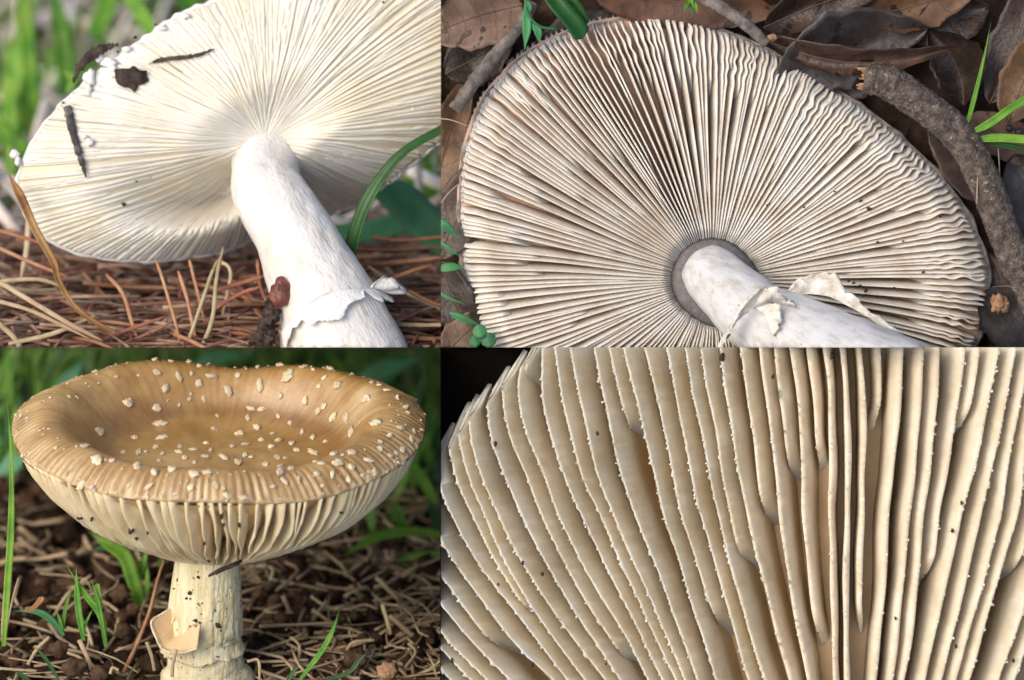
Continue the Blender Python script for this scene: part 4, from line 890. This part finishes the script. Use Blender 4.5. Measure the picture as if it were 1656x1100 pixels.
fl = np.array([[capsp(RB * q, t, hh) for t in TH[::6]] for q, hh in ((.985, 12), (.9, -12), (.75, -48), (.6, -72), (.45, -96), (.3, -118), (.12, -134))])
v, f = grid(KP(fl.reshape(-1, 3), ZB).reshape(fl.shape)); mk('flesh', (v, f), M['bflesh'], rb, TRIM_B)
# warts
WB = 1 / 3.858
W1 = [(985, 175, 1.2), (1130, 205, 1), (1200, 178, .8), (1255, 245, 1.1), (1330, 210, 1), (1045, 280, 1.3), (815, 365, 1.9), (985, 390, 1.4), (1010, 500, 1.5), (1015, 575, 1.5), (635, 550, 1.6), (530, 630, 1.3), (850, 580, 1.1), (975, 635, 1.1), (745, 675, 1),
      (850, 675, 1), (600, 715, 2), (690, 720, 1.2), (860, 755, 1.4), (960, 790, 1.3), (1070, 775, 1.4), (1210, 805, 1.4), (1280, 795, 1.2), (580, 160, .9), (1190, 365, .6), (1285, 350, .7), (1130, 395, .6), (1200, 305, .5), (1120, 630, .9), (1215, 650, 1),
      (1295, 610, .9), (1140, 712, .9), (1265, 712, 1), (990, 720, .8), (930, 675, .8), (1000, 688, .8), (1090, 680, 1), (1200, 740, .8), (1300, 665, .9), (500, 885, 1.1), (560, 900, .9), (580, 930, .9), (795, 880, .7), (940, 900, .9), (1180, 900, 1.1), (1350, 880, 1),
      (1070, 100, .7), (1180, 100, 1), (1255, 135, 1), (960, 65, .9), (1360, 440, .6), (1340, 520, 1), (440, 325, .5), (480, 325, .4), (570, 270, .4), (545, 240, .4), (630, 255, .4), (740, 210, .5), (875, 200, .4), (345, 640, .5), (300, 520, .4), (270, 560, .4), (120, 735, .9), (155, 485, .5), (1060, 350, .4)]
W2 = [(65, 285, 1.7), (120, 190, .9), (255, 265, 1.3), (445, 190, 1.8), (385, 320, 1.2), (545, 355, 1.2), (210, 395, .9), (270, 410, 1), (625, 275, .8), (675, 200, .7), (745, 275, 1.7), (930, 335, 1.5), (735, 445, 1.5), (795, 475, 1.3), (620, 430, 1), (655, 395, .9), (830, 540, 1.3),
      (985, 490, 1.6), (450, 490, 1), (375, 445, .8), (185, 465, .8), (240, 520, 1.2), (135, 550, 1.5), (520, 545, .8), (590, 580, 1), (680, 600, .8), (480, 610, 1), (395, 590, 1), (350, 550, .8), (265, 600, .9), (165, 625, .9), (85, 640, .9), (325, 650, 1.2), (495, 655, 1), (580, 675, 1.3),
      (375, 695, 1.1), (190, 685, 1), (60, 705, 1.1), (150, 745, 1.2), (235, 710, .7), (305, 740, 1), (400, 750, 1), (445, 715, .7), (615, 725, .8), (660, 740, .8), (755, 740, 1.4), (745, 680, 1.3), (845, 670, 1.5), (400, 785, 1.7), (480, 775, 1.3), (835, 765, 1), (955, 715, 1), (1030, 605, .9),
      (1085, 570, .9), (1015, 645, .8), (1165, 525, 1), (1210, 430, .8), (1185, 385, .9), (1070, 280, .7), (1000, 795, 1.1), (920, 825, .8), (815, 845, 1), (730, 805, .9), (625, 800, 1), (510, 830, .7), (425, 850, .8), (350, 890, .8), (660, 880, .7), (10, 880, 1), (180, 950, 1.1), (70, 940, .9),
      (1100, 700, .8), (1175, 655, .9), (720, 150, 1), (860, 175, .7), (960, 240, .8), (1130, 320, .7), (250, 125, .9), (400, 105, 1.2), (540, 140, .9), (600, 150, .7), (1020, 245, .7), (1245, 540, .8), (1220, 600, .7), (890, 480, .4), (1130, 680, .6)]
allw = [(x * WB, 555 + y * WB, s_) for x, y, s_ in W1] + [(350 + x * WB, 555 + y * WB, s_) for x, y, s_ in W2]
wm = []
for i in range(7):
    v, f = ico(3); r5 = np.random.default_rng(40 + i)
    hgt = 1 + .22 * vn2(v + i * 7, 1.15) + .13 * vn3(v + i * 3, .5); vv = v * hgt[:, None]
    if i % 3 == 0: vv[:, 2] -= .45 * np.exp(-((vv[:, 0] - .1) ** 2 + vv[:, 1] ** 2) / .12) * (vv[:, 2] > 0)      # dimpled
    if i % 3 == 1: vv[:, 0] *= 1.4
    vv[:, 2] *= .6
    me = bpy.data.meshes.new('wart'); me.from_pydata((vv * S).tolist(), [], f); me.polygons.foreach_set('use_smooth', [True] * len(f)); me.materials.append(M['wart']); wm.append(me)
nrm_grid = np.cross(np.gradient(Gk[:len(SR)], axis=1), np.gradient(Gk[:len(SR)], axis=0)); nrm_grid /= np.linalg.norm(nrm_grid, axis=2, keepdims=True) + 1e-9
# plus a fine sprinkle round the rim
rimw = [(int(rng.uniform(27, 42)), int(rng.uniform(0, 600)), float(rng.uniform(.22, .5))) for _ in range(110)] + [(int(rng.uniform(41, 44)), int(rng.uniform(0, 600)), float(rng.uniform(.2, .55))) for _ in range(120)]
spots = [(*divmod(on_cap(px, py), 601), s_) for px, py, s_ in allw] + rimw
nsp = np.array([nrm_grid[i, j] for i, j, _ in spots])
flip = 1 if nsp[:, 1].mean() > 0 else -1
for q, (i, j, s_) in enumerate(spots):
    p = Gk[i, j]; nn = nrm_grid[i, j] * flip; o = bpy.data.objects.new('wart', wm[q % 7]); scn.collection.objects.link(o); o.parent = rb
    wn = Vector(np.asarray(nn) @ B3); o.location = Vector(W(p + nn * .8) - np.array(rb['_org']))
    o.rotation_mode = 'QUATERNION'; o.rotation_quaternion = wn.to_track_quat('Z', 'Y') @ Matrix.Rotation(rng.uniform(0, 6.28), 3, 'Z').to_quaternion()
    z = s_ * 5.1; o.scale = (z * rng.uniform(.9, 1.35), z * rng.uniform(.7, 1.0), z * rng.uniform(.7, 1.1))
# stem
bsp = [(336, 860, -40), (334, 905, -46), (331, 950, -54), (328, 1000, -66), (326, 1045, -80), (328, 1085, -96), (330, 1140, -120)]
bsr = [46, 50, 53, 56, 58, 64, 70]
n = 90; PB_ = KP(spline(bsp, n), ZB); r = np.interp(np.linspace(0, 1, n), np.linspace(0, 1, len(bsr)), bsr)
v, f = tube(PB_, r, 56, rough=1.3, wav=26, flat=.95); SURF.append(v); mk('stem', (v, f), M['bstem'], rb, TRIM_B)
v, f = skirt(PB_, r, -.4, math.pi + .4, lambda p: .12, lambda p: .60 - .10 * math.exp(-((p - .75) / .35) ** 2) + .02 * math.sin(p * 7), 2.0, 1.6, 21, ragged=5, lo=1.2, n=90, m=12); mk('ring', (v, f), M['bstem'], rb, TRIM_B)
v, f = skirt(PB_, r, -.5, math.pi + .5, lambda p: .62, lambda p: .71 + .01 * math.sin(p * 6), 6, 1.8, 22, ragged=4, lo=1.5, n=90); mk('lower_ring', (v, f), M['bstem'], rb, TRIM_B)
# peach flap folded out at the side
fp = crumple(KP([(278, 985, -44), (258, 996, -32), (243, 1008, -26), (252, 1034, -22), (264, 1052, -16), (292, 1056, 0), (320, 1048, 6)], ZB),
             np.array([[.7, -.5, -.3], [.95, -.3, -.55], [1, -.1, -.7], [.95, .25, -.75], [.7, .6, -.6], [.35, .9, -.4], [.1, 1, -.2]]), [16, 34, 46, 50, 48, 48, 34], 1.5, 3, 2.6, 40); mk('flap', fp, M['bvolva'], rb, TRIM_B)
rimp = KP(spline([(278, 985, -44), (258, 996, -32), (243, 1008, -26), (252, 1034, -22), (264, 1052, -16), (292, 1056, 0), (320, 1048, 6)], 40), ZB); mk('flap_edge', tube(rimp, 2.3, 7, rough=.6, wav=9), M['wart'], rb, TRIM_B)
bulb = blob(KP([(330, 1108, -108)], ZB)[0], (80, 44, 62), 4, .06, 1.2, 2); mk('bulb', bulb, M['bstem'], rb, TRIM_B)
# dirt on the ochre mushroom's gills and stem
SP_ = np.vstack(SURF)
for px, py, a, b in [(212, 861, 5, 7), (214, 872, 3, 5), (322, 880, 3, 4), (330, 884, 3, 5), (357, 840, 4, 9), (362, 845, 3, 5), (381, 849, 3, 6), (125, 842, 5, 3), (150, 845, 3, 6), (468, 905, 5, 4), (311, 964, 4, 4), (299, 973, 3, 3), (284, 944, 4, 4), (315, 935, 3, 3), (340, 912, 3, 3),
                    (553, 830, 4, 3), (30, 762, 4, 6), (240, 860, 2, 4), (300, 870, 2, 3), (313, 1008, 4, 3), (355, 1015, 5, 6), (258, 1020, 5, 4)]:
    kk = (D - SP_[:, 2]) / D; dd = np.hypot(SP_[:, 0] / kk + CX - px, CY - SP_[:, 1] / kk - py); c = np.where(dd < max(7, dd.min() + .5))[0]; q = SP_[c[np.argmax(SP_[c, 2])]]
    mk('crumb', blob(q + np.array([0, 0, 1.0]), (a, b, 3), 1, .35, 1, px), M['speck'], clip=TRIM_B, label='dark crumb of soil on the ivory gills or stem', cat='crumb', group='crumbs on the ochre mushroom')
mk('twig', tube(KP(spline([(338, 931, 20), (356, 922, 26), (376, 914, 22), (392, 906, 10)], 12), ZB), [1.4, 2.4, 3, 3.4, 3.6, 3.8, 3.8, 3.8, 3.6, 3.2, 2.6, 2], 8, rough=.6, wav=8), M['bark_dark'], clip=TRIM_B, label='dark twig end resting on the pale stem under the gills', cat='twig')
# soil clods and straw
parts = []
for i in range(3800):
    t = .08 + .62 * rng.uniform(0, 1) ** 1.2; p, nn = bl_at(rng.uniform(-900, 120), t); z = rng.gamma(1.7, 3.4) + 1.5
    parts.append(blob(p + nn * rng.uniform(-2, 5), z * np.array([1, rng.uniform(.6, 1), rng.uniform(.7, 1)]), 1 if z < 9 else 2, .42, .8, i))
mk('soil_crumbs', join(parts), M['clod'], clip=TRIM_B, label='loose brown soil crumbs around the ochre mushroom', kind='stuff')
for px, py, z, a, m_ in [(120, 1080, -10, 19, 'clod'), (195, 960, -330, 17, 'clod'), (200, 1020, -160, 14, 'clod'), (95, 1050, -60, 16, 'clod'), (160, 1090, -20, 15, 'clod'), (628, 1085, -60, 17, 'splinter'), (610, 965, -420, 18, 'clod'), (690, 930, -560, 22, 'splinter'), (575, 1065, -110, 20, 'clod'), (420, 960, -380, 12, 'clod'),
                         (215, 985, -240, 12, 'clod'), (172, 1000, -200, 12, 'clod')]:
    p, nn = bl_at((px - CX) * k_at(z), np.clip((1130 - py) / 620, .05, .9)); mk('soil_clod', blob(KP([(px, py, 0)], z)[0], (a, a * .85, a * .8), 3, .2, 1.0, px), M[m_], clip=TRIM_B,
       label='rounded brown clod of soil' if m_ == 'clod' else 'orange-brown lump among the straw', cat='clod', group='clods on the soil' if m_ == 'clod' else 'orange lumps on the soil')
parts = []
for i in range(1300):
    right = rng.random() < .62
    t = .12 + .55 * rng.uniform(0, 1); p, nn = bl_at(rng.uniform(-330, 60) if right else rng.uniform(-900, -300), t); a = rng.uniform(0, 6.28); L_ = rng.uniform(25, 130)
    d = np.array([math.cos(a), math.sin(a) * .45, -math.sin(a) * .75]); q = p + nn * rng.uniform(5, 16); b = rng.normal(0, .14) * L_
    parts.append(tube(spline([q, q + d * L_ / 2 + np.array([b, b * .4, 0]), q + d * L_ + nn * rng.uniform(-3, 8)], 5), rng.uniform(1.1, 3.4), 5, flat=.7))
mk('straw', join(parts), M['straw'], clip=TRIM_B, label='dry straw scattered over the soil by the ochre mushroom', kind='stuff')
for path, w, z in [([(512, 901), (560, 930), (605, 955)], 8, -560), ([(598, 884), (603, 915), (605, 950)], 7, -560), ([(608, 933), (657, 982), (691, 1013)], 8, -360), ([(458, 963), (470, 990), (492, 1007)], 8, -340), ([(505, 1007), (515, 990), (529, 972)], 8, -320), ([(630, 995), (674, 1034)], 9, -240),
                   ([(419, 1013), (480, 1010), (546, 1007)], 6, -260), ([(618, 977), (625, 1000), (632, 1026)], 7, -250), ([(570, 950), (585, 965), (603, 975)], 11, -420), ([(540, 930), (520, 915), (495, 905)], 8, -540), ([(30, 852), (50, 868), (66, 885)], 9, -620), ([(30, 870), (52, 888), (75, 897)], 8, -560),
                   ([(0, 912), (20, 905), (42, 903)], 9, -500), ([(40, 905), (70, 903), (110, 895)], 7, -520), ([(60, 1085), (25, 1083), (0, 1081)], 5, -20), ([(45, 1075), (60, 1050), (80, 1030)], 6, -60), ([(80, 1010), (110, 960), (148, 930)], 6, -330), ([(108, 985), (130, 968), (165, 955)], 4, -240), ([(128, 1035), (140, 1060), (150, 1085)], 8, -40),
                   ([(178, 1090), (182, 1080), (192, 1084)], 5, 10), ([(250, 1085), (245, 1060), (237, 1038)], 6, 0), ([(278, 1095), (280, 1070), (285, 1050)], 6, 20), ([(3, 1030), (6, 980), (10, 935)], 5, 30), ([(8, 1030), (18, 980), (30, 935)], 4, 30), ([(470, 1030), (484, 1045), (483, 1075)], 5, -160), ([(605, 1035), (570, 1040), (560, 1060)], 6, -160),
                   ([(660, 1040), (672, 1055), (655, 1080)], 5, -140), ([(400, 1070), (418, 1068), (420, 1100)], 5, -60), ([(560, 985), (590, 978), (610, 985)], 5, -300), ([(636, 890), (630, 940), (640, 975)], 8, -520), ([(505, 985), (540, 1010), (560, 1010)], 6, -290)]:
    P = KP(spline(path, 12), z); mk('straw_stalk', tube(P, w / 2, 7, rough=.35, wav=12, flat=.7), M['straw1'], clip=TRIM_B, label='pale dry straw stalk lying on the soil beside the ochre mushroom', cat='straw', group='straw stalks on the soil')
mk('dry_stalk', tube(KP(spline([(200, 1088), (222, 1040), (243, 985), (256, 935), (266, 905)], 24), -110), np.linspace(4, 2.6, 24), 8, rough=.4, wav=16), M['needle1'], clip=TRIM_B, label='thin red-brown stalk leaning toward the ochre cap', cat='stalk')
o = mk('curled_leaf', blade(KP(spline([(40, 985), (52, 985), (62, 975), (70, 966)], 14), 20), [5, 7, 8, 9, 9, 8, 8, 8, 8, 9, 10, 10, 8, 4], .5), M['ochre'], clip=TRIM_B, label='small curled brown leaf by the tall green blade', cat='leaf')
# green blades
def bgreen(path, w, z, lab, m_='grass', tip=.55, grp=None, base=.6, fold=.35, tilt=0.0):
    P = KP(spline(path, 30), z); mk('grass_blade', blade(P, wprof(30, w, tip, base), fold, tilt), M[m_], clip=TRIM_B, label=lab, cat='grass blade', group=grp)
bgreen([(6, 1045), (12, 950), (18, 850), (18, 740), (11, 645)], 12, 60, 'tall green blade with a yellow tip touching the ochre cap', tip=.4)
bgreen([(135, 1036), (126, 977), (123, 918)], 11, -60, 'stoutest upright blade of the short green tuft')
bgreen([(172, 1046), (163, 997), (137, 960), (107, 914)], 11, -66, 'blade of the short green tuft bending over the stout one')
bgreen([(172, 1046), (163, 997), (157, 967), (147, 936)], 8, -62, 'thin blade of the short green tuft crossing its bent neighbour')
bgreen([(162, 1000), (161, 970), (157, 944)], 9, -64, 'blunt cut blade of the short green tuft', tip=.95)
bgreen([(101, 1026), (106, 985), (118, 942)], 6, -70, 'slim blade slanting up to the short green tuft')
bgreen([(101, 1026), (98, 1008), (91, 985)], 6, -66, 'tiny pointed blade at the foot of the slim slanting blade')
bgreen([(103, 1028), (82, 1002), (60, 990), (22, 988)], 11, -66, 'drooping bluish blade bending away from the short green tuft', 'broad')
bgreen([(97, 1102), (74, 1066), (55, 1044)], 6, 0, 'narrow blade pointing over the dark soil', 'dgrass')
bgreen([(52, 1106), (40, 1096), (28, 1088)], 7, 20, 'cut blade tip low on the soil', 'dgrass', .9)
bgreen([(135, 1034), (138, 1010), (150, 985)], 5, -70, 'yellowish stem within the short green tuft')
bgreen([(234, 994), (216, 940), (201, 899), (172, 879), (144, 860)], 24, -380, 'wide green blade arching behind the ochre cap', tip=.6, base=.8)
bgreen([(225, 945), (230, 915), (240, 885)], 12, -400, 'upright blade beside the wide arching blade')
bgreen([(237, 970), (238, 940), (238, 912)], 8, -380, 'thin pale blade beside the wide arching blade')
bgreen([(200, 880), (170, 885), (145, 892)], 10, -480, 'level green blade behind the wide arching blade', 'dgrass')
bgreen([(258, 920), (262, 900), (262, 880)], 9, -480, 'short blade under the ochre gills')
bgreen([(480, 1106), (517, 1058), (537, 1022), (550, 984)], 9, -60, 'slender blade rising from the straw', tip=.5)
bgreen([(505, 1106), (561, 1089), (581, 1068), (597, 1052)], 8, -50, 'low blade bending along the straw', 'dgrass', .5)
bgreen([(462, 1106), (472, 1090), (482, 1074)], 7, -60, 'short blade at the foot of the slender blade', 'dgrass')
bgreen([(740, 872), (690, 862), (650, 860), (610, 868), (580, 884), (549, 903)], 18, -520, 'arched blade drooping over the straw', tip=.6)
bgreen([(740, 897), (690, 897), (660, 902), (635, 911)], 12, -520, 'lower drooping blade beneath the arched blade', tip=.6)
bgreen([(655, 862), (648, 835), (640, 805)], 14, -560, 'upright blade above the arched blade')
bgreen([(700, 900), (704, 850), (690, 800)], 14, -620, 'bent blade beside the dark board', 'dgrass')
for i in range(46):
    x = rng.uniform(600, 760); y0 = rng.uniform(700, 905); h = rng.uniform(60, 170); z = -620 - (905 - y0) * 3.2; a = rng.normal(0, .35)
    bgreen([(x, y0), (x + math.sin(a) * h * .4, y0 - h * .5), (x + math.sin(a) * h, y0 - h)], rng.uniform(9, 20), z, 'soft green blade standing behind the ochre cap', 'grass' if i % 3 else 'dgrass', grp='soft grass behind the ochre cap', tilt=rng.uniform(-.6, .6))
for i in range(60):
    x = rng.uniform(-30, 620) if i > 24 else rng.uniform(-30, 140); y0 = rng.uniform(640, 740); h = rng.uniform(60, 150); z = (-1250 if i > 24 else -850) - (740 - y0) * (4 if i > 24 else 2); a = rng.normal(.15, .3)
    bgreen([(x, y0), (x + math.sin(a) * h * .4, y0 - h * .5), (x + math.sin(a) * h, y0 - h)], rng.uniform(9, 22), z, 'soft green blade standing behind the ochre cap', 'grass' if i % 4 else 'dgrass', grp='soft grass behind the ochre cap', tilt=rng.uniform(-.6, .6))
for path, w, z in [([(-20, 800), (60, 700), (110, 620), (140, 575)], 46, -900), ([(-10, 720), (5, 680), (12, 650)], 50, -1000), ([(300, 640), (340, 585), (420, 572)], 36, -1200), ([(560, 640), (620, 600), (690, 575)], 40, -1200), ([(600, 640), (640, 650), (713, 630)], 46, -1300)]:
    P = KP(spline(path, 20), z); mk('broad_leaf', blade(P, wprof(20, w, .5, .5), .15), M['mint'], clip=TRIM_B, label='soft bluish-green leaf behind the ochre cap', cat='leaf', group='broad leaves behind the ochre cap')
parts = []
for i in range(900):
    t = rng.uniform(.62, .99); p, nn = bl_at(rng.uniform(-1000, 220), t); h = rng.uniform(60, 190); a = rng.normal(.1, .4)
    tip = p + np.array([math.sin(a) * h, math.cos(a) * h, rng.uniform(-10, 50)]); mid = (p + tip) / 2 + np.array([rng.normal(0, 10), 0, rng.uniform(0, 16)])
    parts.append(blade(spline([p, mid, tip], 6), wprof(6, rng.uniform(8, 22), .5, .6), .3, rng.uniform(-.8, .8), m=3))
mk('grass', join(parts), M['grass_mass'], clip=TRIM_B, label='soft green grass far behind the ochre mushroom', kind='stuff')

for o in bpy.data.objects:
    if '_org' in o: del o['_org']
